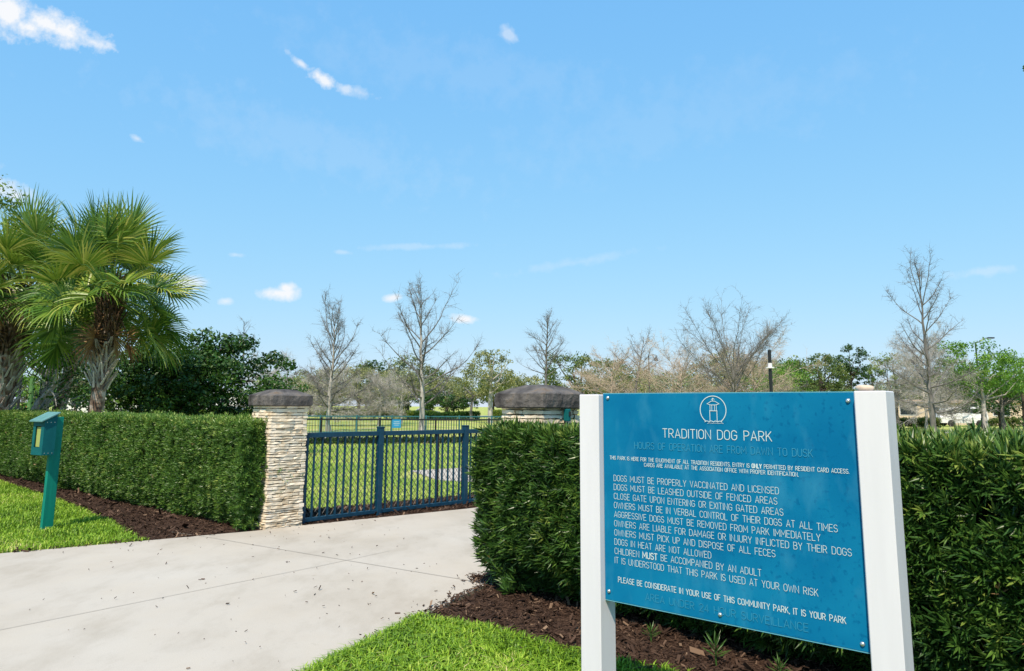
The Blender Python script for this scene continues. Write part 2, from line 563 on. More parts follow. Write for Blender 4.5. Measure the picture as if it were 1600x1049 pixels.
# sign face: weathered blue with darker and paler blotches (wear of the print itself)
def blue_panel():
    m, n, l, b = new_mat('blue_panel')
    tc = n.new("ShaderNodeTexCoord")
    t1 = n.new("ShaderNodeTexNoise"); t1.inputs['Scale'].default_value = 3.2; t1.inputs['Detail'].default_value = 4
    t2 = n.new("ShaderNodeTexNoise"); t2.inputs['Scale'].default_value = 42; t2.inputs['Detail'].default_value = 3
    l.new(tc.outputs['Object'], t1.inputs[0]); l.new(tc.outputs['Object'], t2.inputs[0])
    r1 = n.new("ShaderNodeValToRGB")
    r1.color_ramp.elements[0].position = .35; r1.color_ramp.elements[0].color = (.001, .120, .272, 1)
    r1.color_ramp.elements[1].position = .68; r1.color_ramp.elements[1].color = (.004, .166, .325, 1)
    l.new(t1.outputs[0], r1.inputs[0])
    r2 = n.new("ShaderNodeValToRGB")
    r2.color_ramp.elements[0].position = .56; r2.color_ramp.elements[0].color = (0, 0, 0, 1)
    r2.color_ramp.elements[1].position = .66; r2.color_ramp.elements[1].color = (1, 1, 1, 1)
    l.new(t2.outputs[0], r2.inputs[0])
    mk = n.new("ShaderNodeMath"); mk.operation = 'MULTIPLY'
    sepx = n.new("ShaderNodeSeparateXYZ"); l.new(tc.outputs['Object'], sepx.inputs[0])
    rx = n.new("ShaderNodeMapRange"); rx.inputs[1].default_value = .35; rx.inputs[2].default_value = .8; rx.inputs[3].default_value = .12; rx.inputs[4].default_value = .6
    l.new(sepx.outputs[0], rx.inputs[0])
    l.new(r2.outputs[0], mk.inputs[0]); l.new(rx.outputs[0], mk.inputs[1])
    mx = n.new("ShaderNodeMix"); mx.data_type = 'RGBA'
    l.new(mk.outputs[0], mx.inputs['Factor']); l.new(r1.outputs[0], mx.inputs[6]); mx.inputs[7].default_value = (.0, .085, .215, 1)
    t3 = n.new("ShaderNodeTexNoise"); t3.inputs['Scale'].default_value = 6; t3.inputs['Detail'].default_value = 9
    mp = n.new("ShaderNodeMapping"); mp.inputs['Scale'].default_value = (1.6, 1, .7); l.new(tc.outputs['Object'], mp.inputs[0]); l.new(mp.outputs[0], t3.inputs[0])
    r3 = n.new("ShaderNodeValToRGB")
    r3.color_ramp.elements[0].position = .52; r3.color_ramp.elements[0].color = (0, 0, 0, 1)
    r3.color_ramp.elements[1].position = .78; r3.color_ramp.elements[1].color = (.55, .55, .55, 1)
    l.new(t3.outputs[0], r3.inputs[0])
    mx2 = n.new("ShaderNodeMix"); mx2.data_type = 'RGBA'
    l.new(r3.outputs[0], mx2.inputs['Factor']); l.new(mx.outputs[2], mx2.inputs[6]); mx2.inputs[7].default_value = (.04, .235, .39, 1)
    l.new(mx2.outputs[2], b.inputs['Base Color'])
    b.inputs['Roughness'].default_value = 0.6
    b.inputs['Specular IOR Level'].default_value = 0.06
    return m


M['blue_panel'] = blue_panel()


# ================================================================== ground and paving
def poly_sheet(name, pts, z, mat, parent=None, kind='structure', thick=0.0):
    import bmesh
    bm = bmesh.new()
    vs = [bm.verts.new((x, y, z)) for x, y in pts]
    f = bm.faces.new(vs)
    bm.normal_update()
    if f.normal.z < 0:
        f.normal_flip()
    if thick:
        r = bmesh.ops.extrude_face_region(bm, geom=[f])
        for e in r['geom']:
            if isinstance(e, bmesh.types.BMVert):
                e.co.z -= thick
    bmesh.ops.triangulate(bm, faces=[q for q in bm.faces if len(q.verts) > 4])
    bmesh.ops.recalc_face_normals(bm, faces=bm.faces)
    me = bpy.data.meshes.new(name)
    bm.to_mesh(me)
    bm.free()
    me.materials.append(mat)
    o = link(bpy.data.objects.new(name, me), parent)
    if kind:
        o['kind'] = kind
    return o


poly_sheet('ground', [(-1800, -300), (1800, -300), (1800, 3500), (-1800, 3500)], -0.03, M['park_turf'])

U = np.array([.690, .724])     # along the blue fence, away from the camera
V = np.array([.724, -.690])    # along the hedges, to the right and nearer

path_edge_left = [(-14.0, 2.2), (-9.2, 5.55), (-7.3, 6.88), (-5.417, 8.208), (-4.226, 9.051), (-3.23, 9.771), (-2.78, 10.22), (-.675, 11.985), (1.2, 13.75), (2.9, 15.3)]
path_edge_right = [(4.6, 13.4), (.75, 8.15), (-.125, 7.18), (-.42, 6.55), (-.657, 5.91), (-.90, 5.32), (-1.119, 4.84), (-1.50, 4.0), (-2.0, 3.05), (-2.7, 1.9), (-3.7, .6), (-5.2, -.8), (-9, -3.2), (-14, -5.5)]
poly_sheet('path', path_edge_left + path_edge_right, 0.02, M['concrete'], thick=0.06)


def strip(name, pts, w, z, mat, parent=None, kind='structure'):
    mb = MB()
    p = np.array(pts, float)
    t = np.gradient(p, axis=0)
    t /= np.linalg.norm(t, axis=1)[:, None]
    nrm = np.stack([-t[:, 1], t[:, 0]], 1)
    a, b = p + nrm * w / 2, p - nrm * w / 2
    for i in range(len(p) - 1):
        mb.add([(*b[i], z), (*b[i + 1], z), (*a[i + 1], z), (*a[i], z)], [(0, 1, 2, 3)])
    o = mb.build(name, mat, parent)
    if kind:
        o['kind'] = kind
    return o


strip('path_joint', [(-4.25, 9.62), (-3.608, 9.245), (-2.025, 8.20), (-.152, 6.98)], .009, .0245, M['groove'])
strip('path_joint', [(-5.3, 3.36), (-3.599, 5.50), (-1.897, 7.69), (-1.324, 8.50)], .007, .025, M['groove'])
strip('path_joint', [(-8.6, 5.9), (-6.5, 3.9), (-4.6, 2.2)], .009, .0245, M['groove'])

# mulch beds
bed_left = [(-26.0, 30.5), (-10.569, 15.752), (-7.314, 12.521), (-5.35, 10.35), (-4.55, 9.35), (-4.226, 9.07), (-3.23, 9.79), (-2.8, 10.22), (-2.3, 11.1), (-4, 12.6), (-26.0, 32.5)]
poly_sheet('mulch_bed', bed_left, 0.004, M['mulch'])
bed_right = [(-.657, 5.90), (-.12, 7.16), (1.0, 8.2), (2.2, 8.4), (8.0, 2.4), (7.2, .2), (3.3, 2.55), (2.2, 3.62), (1.3, 4.42), (.78, 4.86), (.431, 5.09), (-.072, 5.62), (-.42, 5.80)]
poly_sheet('mulch_bed', bed_right, 0.006, M['mulch'])
fa, fb_ = np.array([-2.75, 10.22]), np.array([1.2, 13.72])
bed_fence = [tuple(fa), tuple(fb_), (.4, 14.9), (-3.7, 11.3), (-3.3, 10.5)]
poly_sheet('mulch_bed', bed_fence, 0.008, M['mulch'])
lawn_left = [(-14.0, 2.25), (-9.2, 5.6), (-7.3, 6.93), (-5.417, 8.25), (-4.26, 9.08), (-4.55, 9.36), (-5.35, 10.36), (-7.31, 12.5), (-10.569, 15.73), (-26, 30.4), (-40, 30), (-40, 2)]
poly_sheet('lawn', lawn_left, 0.0, M['turf'])
lawn_right = [(-.657, 5.90), (-.42, 5.80), (-.072, 5.61), (.431, 5.08), (.78, 4.85), (1.3, 4.41), (2.2, 3.61), (3.3, 2.54), (7.2, .19), (9, -2), (9, -6), (-14, -6), (-9, -3.25), (-5.2, -.85), (-3.7, .55), (-2.7, 1.85), (-2.0, 3.0), (-1.5, 3.96), (-1.119, 4.80), (-.9, 5.28)]
poly_sheet('lawn', lawn_right, 0.0, M['turf'])
poly_sheet('park_path', [(-2.55, 19.3), (-1.196, 20.4), (1.5, 22.6), (5.5, 25.5), (7.0, 23.0), (2.5, 19.2), (.4, 17.8), (-.968, 16.55), (-1.6, 16.9)], -0.02, M['concrete'])
strip('park_walk', [(-60, 33.5), (-20, 36.5), (0, 38), (30, 40), (80, 44)], 4.2, -0.02, M['asphalt'])
strip('far_road', [(-160, 105), (-70, 118), (-10, 132), (60, 150), (200, 190)], 9.0, -0.018, M['asphalt'])
strip('far_walk', [(10, 57), (34, 55.5), (50, 54), (120, 50)], 2.6, -0.02, M['asphalt'])


def sample_poly(poly, n, rng, box=None):
    poly = np.array(poly)
    lo, hi = poly.min(0), poly.max(0)
    if box is not None:
        lo, hi = np.maximum(lo, box[0]), np.minimum(hi, box[1])
    p = rng.uniform(lo, hi, (n, 2))
    x, y = p[:, 0], p[:, 1]
    ins = np.zeros(n, bool)
    j = len(poly) - 1
    for i in range(len(poly)):
        xi, yi = poly[i]
        xj, yj = poly[j]
        c = ((yi > y) != (yj > y)) & (x < (xj - xi) * (y - yi) / (yj - yi + 1e-12) + xi)
        ins ^= c
        j = i
    return p[ins]


def vnoise(p, scale, seed=0):
    """cheap smooth value noise, n-dim points -> 0..1"""
    p = np.asarray(p, float) * scale
    i = np.floor(p).astype(np.int64)
    f = p - i
    f = f * f * (3 - 2 * f)
    out = 0
    d = p.shape[1]
    for c in range(2 ** d):
        w = 1.0
        hsh = np.full(len(p), seed * 7919 + 17, np.int64)
        for k in range(d):
            b = (c >> k) & 1
            w = w * (f[:, k] if b else 1 - f[:, k])
            hsh = (hsh * 1000003) ^ ((i[:, k] + b) * (73856093, 19349663, 83492791)[k])
        hsh = (hsh ^ (hsh >> 13)) * 1274126177
        out = out + w * (((hsh ^ (hsh >> 16)) & 0xffff) / 65535.0)
    return out


def blades(mb, P, z, h, w, rng, lean=0.5, var=None):
    n = len(P)
    az = rng.uniform(0, 2 * np.pi, n)
    d = np.stack([np.cos(az), np.sin(az), np.zeros(n)], 1)
    s = np.stack([-np.sin(az), np.cos(az), np.zeros(n)], 1)
    hh = (h * rng.uniform(.55, 1.25, n))[:, None]
    ww = (w * rng.uniform(.7, 1.2, n))[:, None]
    ln = (lean * rng.uniform(.1, 1.5, n))[:, None]
    up = np.array([[0, 0, 1.0]])
    base = np.concatenate([P, np.full((n, 1), z)], 1)
    mid = base + up * hh * .62 + d * hh * ln * .45
    tip = base + up * hh * np.maximum(.35, 1 - .35 * ln) + d * hh * ln * 1.25
    Vv = np.stack([base - s * ww * .5, base + s * ww * .5, mid + s * ww * .5, mid - s * ww * .5, tip], 1)
    if var is None:
        var = rng.beta(2, 2.6, n)
    vv = np.repeat(var, 5)
    i = np.arange(n)[:, None] * 5
    n0 = mb.n
    mb.add(Vv, i + np.array([[0, 1, 2, 3]]), 0, vv)
    mb.f.append(i + np.array([[3, 2, 4]]) + n0)
    mb.m.append(np.zeros(n, np.int32))


rng = np.random.default_rng(5)
mb = MB()
P = sample_poly(lawn_right, 420000, rng, box=((-1.75, 3.0), (2.4, 5.95)))
keep = rng.uniform(0, 1, len(P)) < np.clip(.35 + 1.0 * vnoise(P, 6, 3), 0, 1)
P = P[keep][:42000]
blades(mb, P, -.002, .075, .0088, rng, .8, np.clip(rng.beta(2, 2.8, len(P)) + .35 * (vnoise(P, 4, 8) - .5) + .45 * (vnoise(P, 1.3, 31) - .5), 0, 1))
edge = np.array([(-.66, 5.92), (-.90, 5.32), (-1.119, 4.84), (-1.5, 4.0)])
for a, b in zip(edge[:-1], edge[1:]):
    t = rng.uniform(0, 1, (900, 1))
    Q = a + (b - a) * t + rng.normal(0, .02, (900, 2))
    blades(mb, Q, .0, .075, .008, rng, .9)
mb_e = sample_poly([(-.4, 5.82), (.4, 5.2), (.9, 4.86), (1.35, 4.5), (1.3, 4.35), (.75, 4.78), (.4, 5.02), (-.1, 5.52), (-.5, 5.78)], 9000, rng)
blades(mb, mb_e, .0, .07, .008, rng, .8)
tag(mb.build('grass', M['blade']), kind='stuff')

mb = MB()
P = sample_poly(lawn_left, 700000, rng, box=((-15, 5.0), (-4, 21)))
P = P[(P[:, 1] + P[:, 0] * .75 > -1.5)]
P = P[:140000]
blades(mb, P, -.002, .065, .010, rng, .75, np.clip(rng.beta(2.2, 2.4, len(P)) + .4 * (vnoise(P, 2.2, 4) - .5) + .5 * (vnoise(P, .7, 33) - .5), 0, 1))
tag(mb.build('grass', M['blade']), kind='stuff')

mb = MB()
q = rng.uniform(0, 1, 150000)
Y = 10.5 + (34 - 10.5) * q ** 1.35
X = Y * rng.uniform(-.36, .10, len(Y))
ok = ((X + 2.75) * V[0] + (Y - 10.6) * V[1] < -1.05)
P = np.stack([X, Y], 1)[ok]
inpath = np.zeros(len(P), bool)
dpath = (P[:, 0] > -2.6) & (P[:, 1] > 16.2 + (-.97 - P[:, 0]) * .62) & (P[:, 1] < 20.4 + (P[:, 0] + 1.2) * .83)
P = P[~dpath]
dry = vnoise(P, .55, 21) * .65 + vnoise(P, 1.7, 9) * .35
blades(mb, P, -.03, .07, .014, rng, .8, np.clip(rng.beta(2, 2.4, len(P)) * .6 + (dry - .35) * .95, 0, 1))
tag(mb.build('grass', M['park_blade']), kind='stuff')


# mulch chips
def chips(mb, P, z, ln, rng):
    n = len(P)
    az = rng.uniform(0, 2 * np.pi, n)
    tilt = rng.normal(0, .35, n)
    d = np.stack([np.cos(az) * np.cos(tilt), np.sin(az) * np.cos(tilt), np.sin(tilt)], 1)
    s = np.stack([-np.sin(az), np.cos(az), rng.normal(0, .3, n)], 1)
    L = (ln * rng.lognormal(0, .5, n))[:, None]
    Wd = L * rng.uniform(.12, .38, n)[:, None]
    c = np.concatenate([P, (z + rng.uniform(0, .014, n) + np.abs(np.sin(tilt)) * L[:, 0] * .5)[:, None]], 1)
    T_ = np.array([[0, 0, .004]])
    a, b, cc, e = c - d * L / 2 - s * Wd / 2, c + d * L / 2 - s * Wd * .35, c + d * L / 2.1 + s * Wd / 2, c - d * L / 2.2 + s * Wd * .4
    Vv = np.stack([a, b, cc, e, a - T_, b - T_, cc - T_, e - T_], 1)
    i = np.arange(n)[:, None, None] * 8
    f = (i + np.array([[0, 1, 2, 3], [0, 4, 5, 1], [1, 5, 6, 2], [2, 6, 7, 3], [3, 7, 4, 0]])[None]).reshape(-1, 4)
    mb.add(Vv, f, 0, np.repeat(np.where(rng.uniform(0, 1, n) < .07, rng.uniform(.85, 1, n), rng.beta(1.3, 2.4, n)), 8))


mb = MB()
P = sample_poly(bed_right, 120000, rng, box=((-.8, 3.0), (3.2, 7.3)))
chips(mb, P[:14000], .008, .028, rng)
P = np.array(path_edge_right[2:6])[0] + 0
for a, b in zip(path_edge_right[2:5], path_edge_right[3:6]):
    a, b = np.array(a), np.array(b)
    t = rng.uniform(0, 1, (130, 1))
    chips(mb, a + (b - a) * t + np.array([[-1, .35]]) * rng.exponential(.045, (130, 1)) + np.array([[.03, 0]]), .022, .026, rng)
tag(mb.build('mulch_chips', M['chip']), kind='stuff')
mb = MB()
P = sample_poly(bed_left, 160000, rng, box=((-12, 8.8), (-2.6, 17.5)))
chips(mb, P[:12000], .006, .04, rng)
P = sample_poly(bed_fence, 60000, rng)
chips(mb, P[:6000], .01, .04, rng)
tag(mb.build('mulch_chips', M['chip']), kind='stuff')
# crumbs of bark and dry leaf scattered over the concrete
mb = MB()
P = sample_poly(path_edge_left + path_edge_right, 6000, rng, box=((-6, 3), (0, 12)))
wgt = np.clip(1.4 - np.abs((P[:, 0] + 1.6) * .9 + (P[:, 1] - 5.6) * .35) / 1.5, .07, 1)
P = P[rng.uniform(0, 1, len(P)) < wgt * .09]
chips(mb, P, .024, .016, rng)
a, b = np.array(path_edge_left[3]), np.array(path_edge_left[5])
t = rng.uniform(-1, .8, (260, 1))
chips(mb, a + (b - a) * t + rng.normal(0, .03, (260, 2)), .022, .03, rng)
chips(mb, np.array([-.22, 7.22]) + rng.normal(0, .09, (240, 2)), .022, .03, rng)  # chip pile added to cover the bluish hedge shade at the path corner
P = sample_poly(lawn_right, 9000, rng, box=((-1.5, 3.5), (1.2, 5.9)))
chips(mb, P[:150], .035, .03, rng)
tag(mb.build('leaf_litter', M['chip']), kind='stuff')


# ================================================================== hedges
def leaf_template(n, L, w, open_=0.9, seed=0, droop=.25):
    """rosette of n slim folded leaves about +z"""
    r = np.random.default_rng(seed)
    T, F = [], []
    for i in range(n):
        a = i * 2.399 + r.uniform(-.3, .3)
        el = open_ * (1 - .75 * i / n) + r.uniform(-.15, .15)   # angle from axis
        l_ = L * r.uniform(.7, 1.15)
        d = np.array([math.cos(a) * math.sin(el), math.sin(a) * math.sin(el), math.cos(el)])
        s = np.array([-math.sin(a), math.cos(a), 0])
        nn = np.cross(s, d)
        o = np.array([0, 0, -.25 * L + .5 * L * i / n])
        b = o + d * .004
        m = o + d * l_ * .5
        tip = o + d * l_ - np.array([0, 0, 0]) - nn * l_ * droop * -.3
        k = len(T)
        T += [b, m + s * w / 2 + nn * w * .25, tip, m - s * w / 2 + nn * w * .25, m]
        F += [(k, k + 4, k + 2, k + 1), (k, k + 3, k + 2, k + 4)]
    return np.array(T), np.array(F)


def hedge(name, p0, p1, depth, hgt, n_front, n_top, n_end, L, w, nleaf, leafm, label, seed, undercut=0.12, ends=(True, True), var_shift=0.0, top_round=.07, bulge=.05):
    """p0 -> p1 is the foot of the face towards the camera; depth runs away from it"""
    r = np.random.default_rng(seed)
    p0, p1 = np.array(p0), np.array(p1)
    ln = np.linalg.norm(p1 - p0)
    x = (p1 - p0) / ln
    y = np.array([-x[1], x[0]])                     # away from camera for left-to-right runs
    root = empty(name, (p0[0], p0[1], 0), math.atan2(x[1], x[0]), label, 'hedge')
    pts, nrm = [], []

    def wob(a, b, s):
        q = np.stack([a, b], 1)
        return (vnoise(q, 1.6, s) - .5) * .13 + (vnoise(q, 5, s + 1) - .5) * .07

    def prof(z):      # outward bulge of the vertical faces: tucked in at the foot, rounded at the top
        t = z / hgt
        return bulge * np.sin(np.pi * np.clip(t, 0, 1)) - undercut * np.clip(1 - t / .28, 0, 1) ** 1.5 - top_round * np.clip((t - .9) / .1, 0, 1) ** 2

    u_, z_ = r.uniform(-.05, ln + .05, n_front), hgt * r.uniform(.02, 1, n_front)
    o_ = prof(z_) + wob(u_, z_, seed) - r.exponential(.03, n_front)
    pts.append(np.stack([u_, -o_, z_], 1)); nrm.append(np.tile([0, -1, .45], (n_front, 1)))
    u_, v_ = r.uniform(0, ln, n_top), r.uniform(0, depth, n_top)
    z_ = hgt + wob(u_, v_, seed + 5) * .55 - r.exponential(.02, n_top) - top_round * .7 * (np.clip(1 - v_ / .1, 0, 1) ** 2 + np.clip(1 - (depth - v_) / .1, 0, 1) ** 2)
    pts.append(np.stack([u_, v_, z_], 1)); nrm.append(np.tile([0, -.15, 1.0], (n_top, 1)))
    for e, s in ((0, -1), (1, 1)):
        if ends[e]:
            v_, z_ = np.where(r.uniform(0, 1, n_end) < .25, r.uniform(-.08, .18, n_end), r.uniform(-.05, depth, n_end)), hgt * r.uniform(.03, 1, n_end)
            o_ = prof(z_) * (1 if undercut > .2 else .3) - (.16 * np.clip(1 - z_ / .7, 0, 1) if undercut > .2 else 0) + wob(v_, z_, seed + 9 + e) - r.exponential(.03, n_end)
            pts.append(np.stack([(ln if e else 0) + s * o_, v_, z_], 1)); nrm.append(np.tile([s, 0, .4], (n_end, 1)))
    nb = n_front // 4
    u_, z_ = r.uniform(0, ln, nb), hgt * r.uniform(.03, 1, nb)
    pts.append(np.stack([u_, depth + prof(z_) + wob(u_, z_, seed + 20), z_], 1)); nrm.append(np.tile([0, 1, .4], (nb, 1)))
    P, N = np.concatenate(pts), np.concatenate(nrm)
    stray = r.uniform(0, 1, len(P)) < .02
    N = N / np.linalg.norm(N, axis=1)[:, None]
    P = P + N * (stray * r.uniform(.02, .07, len(P)))[:, None]
    N = N + r.normal(0, .34, N.shape)
    mb = MB()
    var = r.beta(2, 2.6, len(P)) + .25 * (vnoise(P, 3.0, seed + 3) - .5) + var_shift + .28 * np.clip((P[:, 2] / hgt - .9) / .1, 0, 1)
    kinds = r.integers(0, 4, len(P))
    for k in range(4):
        T, F = leaf_template(nleaf, L, w, .85 + .2 * k / 3, 40 + k + seed)
        s_ = kinds == k
        # per leaf tint inside the rosette
        nper = len(T)
        Mx = frames(N[s_], r)
        kk = int(s_.sum())
        Vv = np.einsum('kij,nj->kni', Mx, T) * r.uniform(.75, 1.2, kk)[:, None, None] + P[s_][:, None]
        f = (np.arange(kk)[:, None, None] * nper + F[None]).reshape(-1, 4)
        lv = np.repeat(r.normal(0, .12, (kk, nper // 5)), 5, axis=1)
        mb.add(Vv, f, 0, np.clip(var[s_][:, None] + lv, 0, 1).ravel())
    sel = r.choice(n_front, max(6, n_front // 420), replace=False)
    T, F = leaf_template(5, L * .9, w * 1.5, 1.2, seed)
    mb.inst(T, F, P[sel] + np.array([[0, -.03, 0]]), frames(N[sel], r), r.uniform(.6, 1, len(sel)), 1, r.uniform(.3, .9, len(sel)))
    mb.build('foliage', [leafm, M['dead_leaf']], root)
    # solid core for twigs and old leaves, near black to paint the gap shade
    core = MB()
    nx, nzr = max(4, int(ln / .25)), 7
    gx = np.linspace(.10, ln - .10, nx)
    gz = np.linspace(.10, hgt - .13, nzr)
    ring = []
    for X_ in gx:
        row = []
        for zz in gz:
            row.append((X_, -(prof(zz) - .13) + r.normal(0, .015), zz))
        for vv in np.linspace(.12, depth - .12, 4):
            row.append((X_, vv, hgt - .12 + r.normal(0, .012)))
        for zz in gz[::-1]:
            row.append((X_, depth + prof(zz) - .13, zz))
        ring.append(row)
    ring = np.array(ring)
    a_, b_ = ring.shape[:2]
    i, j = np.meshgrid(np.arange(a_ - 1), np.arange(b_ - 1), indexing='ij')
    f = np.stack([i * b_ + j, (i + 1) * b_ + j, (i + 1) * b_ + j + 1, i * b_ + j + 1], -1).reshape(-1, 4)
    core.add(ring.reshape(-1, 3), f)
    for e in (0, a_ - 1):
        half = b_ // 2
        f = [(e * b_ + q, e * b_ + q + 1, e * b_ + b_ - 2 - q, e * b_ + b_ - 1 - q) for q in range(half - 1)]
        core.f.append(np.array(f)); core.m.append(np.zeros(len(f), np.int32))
    core.build('shade_core', M['hedge_core'], root)
    for X_ in np.arange(.25, ln - .1, .42):
        st = MB()
        b0 = np.array([X_ + r.uniform(-.1, .1), depth * r.uniform(.3, .6), 0])
        for q in range(3):
            e = b0 + np.array([r.uniform(-.25, .25), r.uniform(-.3, .3), .45])
            st.tube([b0, b0 * .5 + e * .5 + r.normal(0, .02, 3), e], [.016, .012, .008], 5)
        st.build('stem', M['stem'], root)
    return root


# right hedge, nearer end beyond the frame
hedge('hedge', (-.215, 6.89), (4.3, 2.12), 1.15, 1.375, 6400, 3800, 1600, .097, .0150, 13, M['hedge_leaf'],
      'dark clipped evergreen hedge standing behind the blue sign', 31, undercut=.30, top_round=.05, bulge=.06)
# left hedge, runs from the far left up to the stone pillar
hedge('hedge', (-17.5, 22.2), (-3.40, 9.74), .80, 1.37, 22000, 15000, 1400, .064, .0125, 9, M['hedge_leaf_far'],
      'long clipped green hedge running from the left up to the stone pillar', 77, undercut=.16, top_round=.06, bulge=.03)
for x_, y_, s_ in ((1.30, 4.95, 1.25), (1.62, 4.72, .8), (.98, 5.42, .8)):
    mbp = MB()
    r_ = np.random.default_rng(int(x_ * 100))
    T, F = leaf_template(20, .10, .013, 1.15, int(x_ * 77))
    mbp.inst(T, F, np.array([[x_, y_, .07 * s_]]), np.eye(3)[None], [s_], 0, .55)
    mbp.tube([(x_, y_, 0), (x_, y_, .08 * s_)], [.006, .005], 5)
    tag(mbp.build('seedling', M['hedge_leaf']), {1.30: 'largest rosette of dark leaves sprouting from the mulch under the sign', 1.62: 'small dark leafy sprout in the mulch at the right under the sign', .98: 'small dark leafy sprout at the hedge foot behind the left post'}[x_], 'seedling')

# ================================================================== stone pillars
def pillar(loc, rz, label, seed, hw=.27):
    r = random.Random(seed)
    nr = np.random.default_rng(seed)
    root = empty('stone_pillar', loc, rz, label, 'pillar')
    mb = MB()
    z = 0.0
    H = 1.60
    ci = 0
    while z < H - .015:
        ci += 1
        hh = min(r.choice([.026, .03, .034, .038, .044, .05]), H - z)
        for side in range(4):
            Mx = rotz(side * math.pi / 2)
            xe = hw if (side + ci) % 2 == 0 else hw - .066
            x = -xe
            while x < xe - .03:
                w = r.uniform(.07, .34)
                if x + w > xe - .06:
                    w = xe - x + r.uniform(-.008, .008)
                out = r.uniform(-.010, .010)
                g = .0026
                zb, zt = z + g * r.uniform(.2, 1.4), z + hh - g * r.uniform(.2, 1.4)
                n = max(2, int(w / .06) + 1)
                xs = np.linspace(x + .002, x + w - .003, n)
                dz = nr.normal(0, .0022, (2, n))
                dy = nr.normal(0, .0035, (2, n))
                v = []
                for i in range(n):
                    e = .006 if i in (0, n - 1) else 0
                    v += [(xs[i], -hw - out + dy[0, i] + e, zb + dz[0, i] + .003), (xs[i], -hw - out + dy[1, i] + e - .002, zt + dz[1, i] - .003),
                          (xs[i], -hw + .07, zb + dz[0, i]), (xs[i], -hw + .07, zt + dz[1, i])]
                f = []
                for i in range(n - 1):
                    a, b = i * 4, i * 4 + 4
                    f += [(a, b, b + 1, a + 1), (a + 1, b + 1, b + 3, a + 3), (a + 2, b + 2, b, a)]
                f += [(0, 1, 3, 2), (n * 4 - 4, n * 4 - 2, n * 4 - 1, n * 4 - 3)]
                mb.add(xf(Mx, v), f, 0, min(1, max(0, r.gauss(.55, .25) - (.14 if z < .25 else 0))))
                x += w
        z += hh
    mb.box((-hw + .035, -hw + .035, 0), (hw - .035, hw - .035, H - .01), 1)
    mb.build('stone_shaft', [M['stone'], M['mortar']], root)
    # rough hewn cap
    cb = MB()
    lev = [(1.585, .25), (1.588, .302), (1.600, .315), (1.66, .320), (1.722, .315), (1.732, .304), (1.772, .218), (1.800, .152), (1.809, .11), (1.813, .05)]
    k = 20
    rows = []
    for zi, (zz, hs) in enumerate(lev):
        ring = []
        for s in range(4):
            for q in range(k):
                t = -1 + 2 * q / k
                px_, py_ = t * hs, -hs
                c = math.cos(s * math.pi / 2); sn = math.sin(s * math.pi / 2)
                ring.append((c * px_ - sn * py_, sn * px_ + c * py_, zz))
        ring = np.array(ring)
        corner = np.maximum(np.abs(ring[:, 0]), np.abs(ring[:, 1]))
        rad = np.linalg.norm(ring[:, :2], axis=1)
        lim = hs * 1.385
        ring[:, :2] *= np.minimum(1, lim / rad)[:, None]
        nv = vnoise(ring * 1.0 + seed, 14, seed) - .5
        nv2 = vnoise(ring + seed, 34, seed + 2) - .5
        amp = .016 if 1.6 < zz < 1.73 else .008
        ring[:, :2] *= (1 + (nv * amp * 1.6 + nv2 * amp) / hs * .5)[:, None]
        ring[:, 2] += nv * .010 + nv2 * .005
        rows.append(ring)
    A = np.array(rows)
    a_, b_ = A.shape[:2]
    i, j = np.meshgrid(np.arange(a_ - 1), np.arange(b_), indexing='ij')
    j2 = (j + 1) % b_
    f = np.stack([i * b_ + j, i * b_ + j2, (i + 1) * b_ + j2, (i + 1) * b_ + j], -1).reshape(-1, 4)
    cb.add(A.reshape(-1, 3), f)
    n0 = cb.n
    cb.add([(0, 0, 1.814), (0, 0, 1.585)], np.zeros((0, 3), int))
    e = (a_ - 1) * b_
    cb.f.append(np.array([(n0, e + q, e + (q + 1) % b_) for q in range(b_)] + [(n0 + 1, (q + 1) % b_, q) for q in range(b_)]))
    cb.m.append(np.zeros(2 * b_, np.int32))
    cb.build('cap', M['cap'], root)
    return root


ANG = math.atan2(U[1], U[0])
# near corner of the left pillar at (-3.15, 9.87); sides run along U and -V
cL = np.array([-3.15, 9.87]) + .27 * U - .27 * V
pillar((cL[0], cL[1], 0), ANG, 'tall stacked stone pillar with dark cap at the end of the long left hedge', 11)
cR = np.array([-.10, 7.24]) + .27 * U + .27 * V
pillar((cR[0], cR[1], 0), ANG, 'stacked stone pillar with dark cap mostly hidden behind the right hedge', 23)
# small green box on the right face of the right pillar
kp = np.array([-.10, 7.24]) + .54 * V + .30 * U + .012 * V
mb = MB()
Mx = rotz(ANG, (kp[0], kp[1], 0))
mb.box((-.022, -.06, 1.47), (.022, .0, 1.585), 0, .5, Mx, bev=.006)
mb.box((-.014, -.066, 1.52), (.014, -.06, 1.56), 1, .5, Mx)
tag(mb.build('card_reader', [M['green_box'], M['black_metal']]), 'small dark green box fixed to the right face of the half hidden pillar', 'card reader')

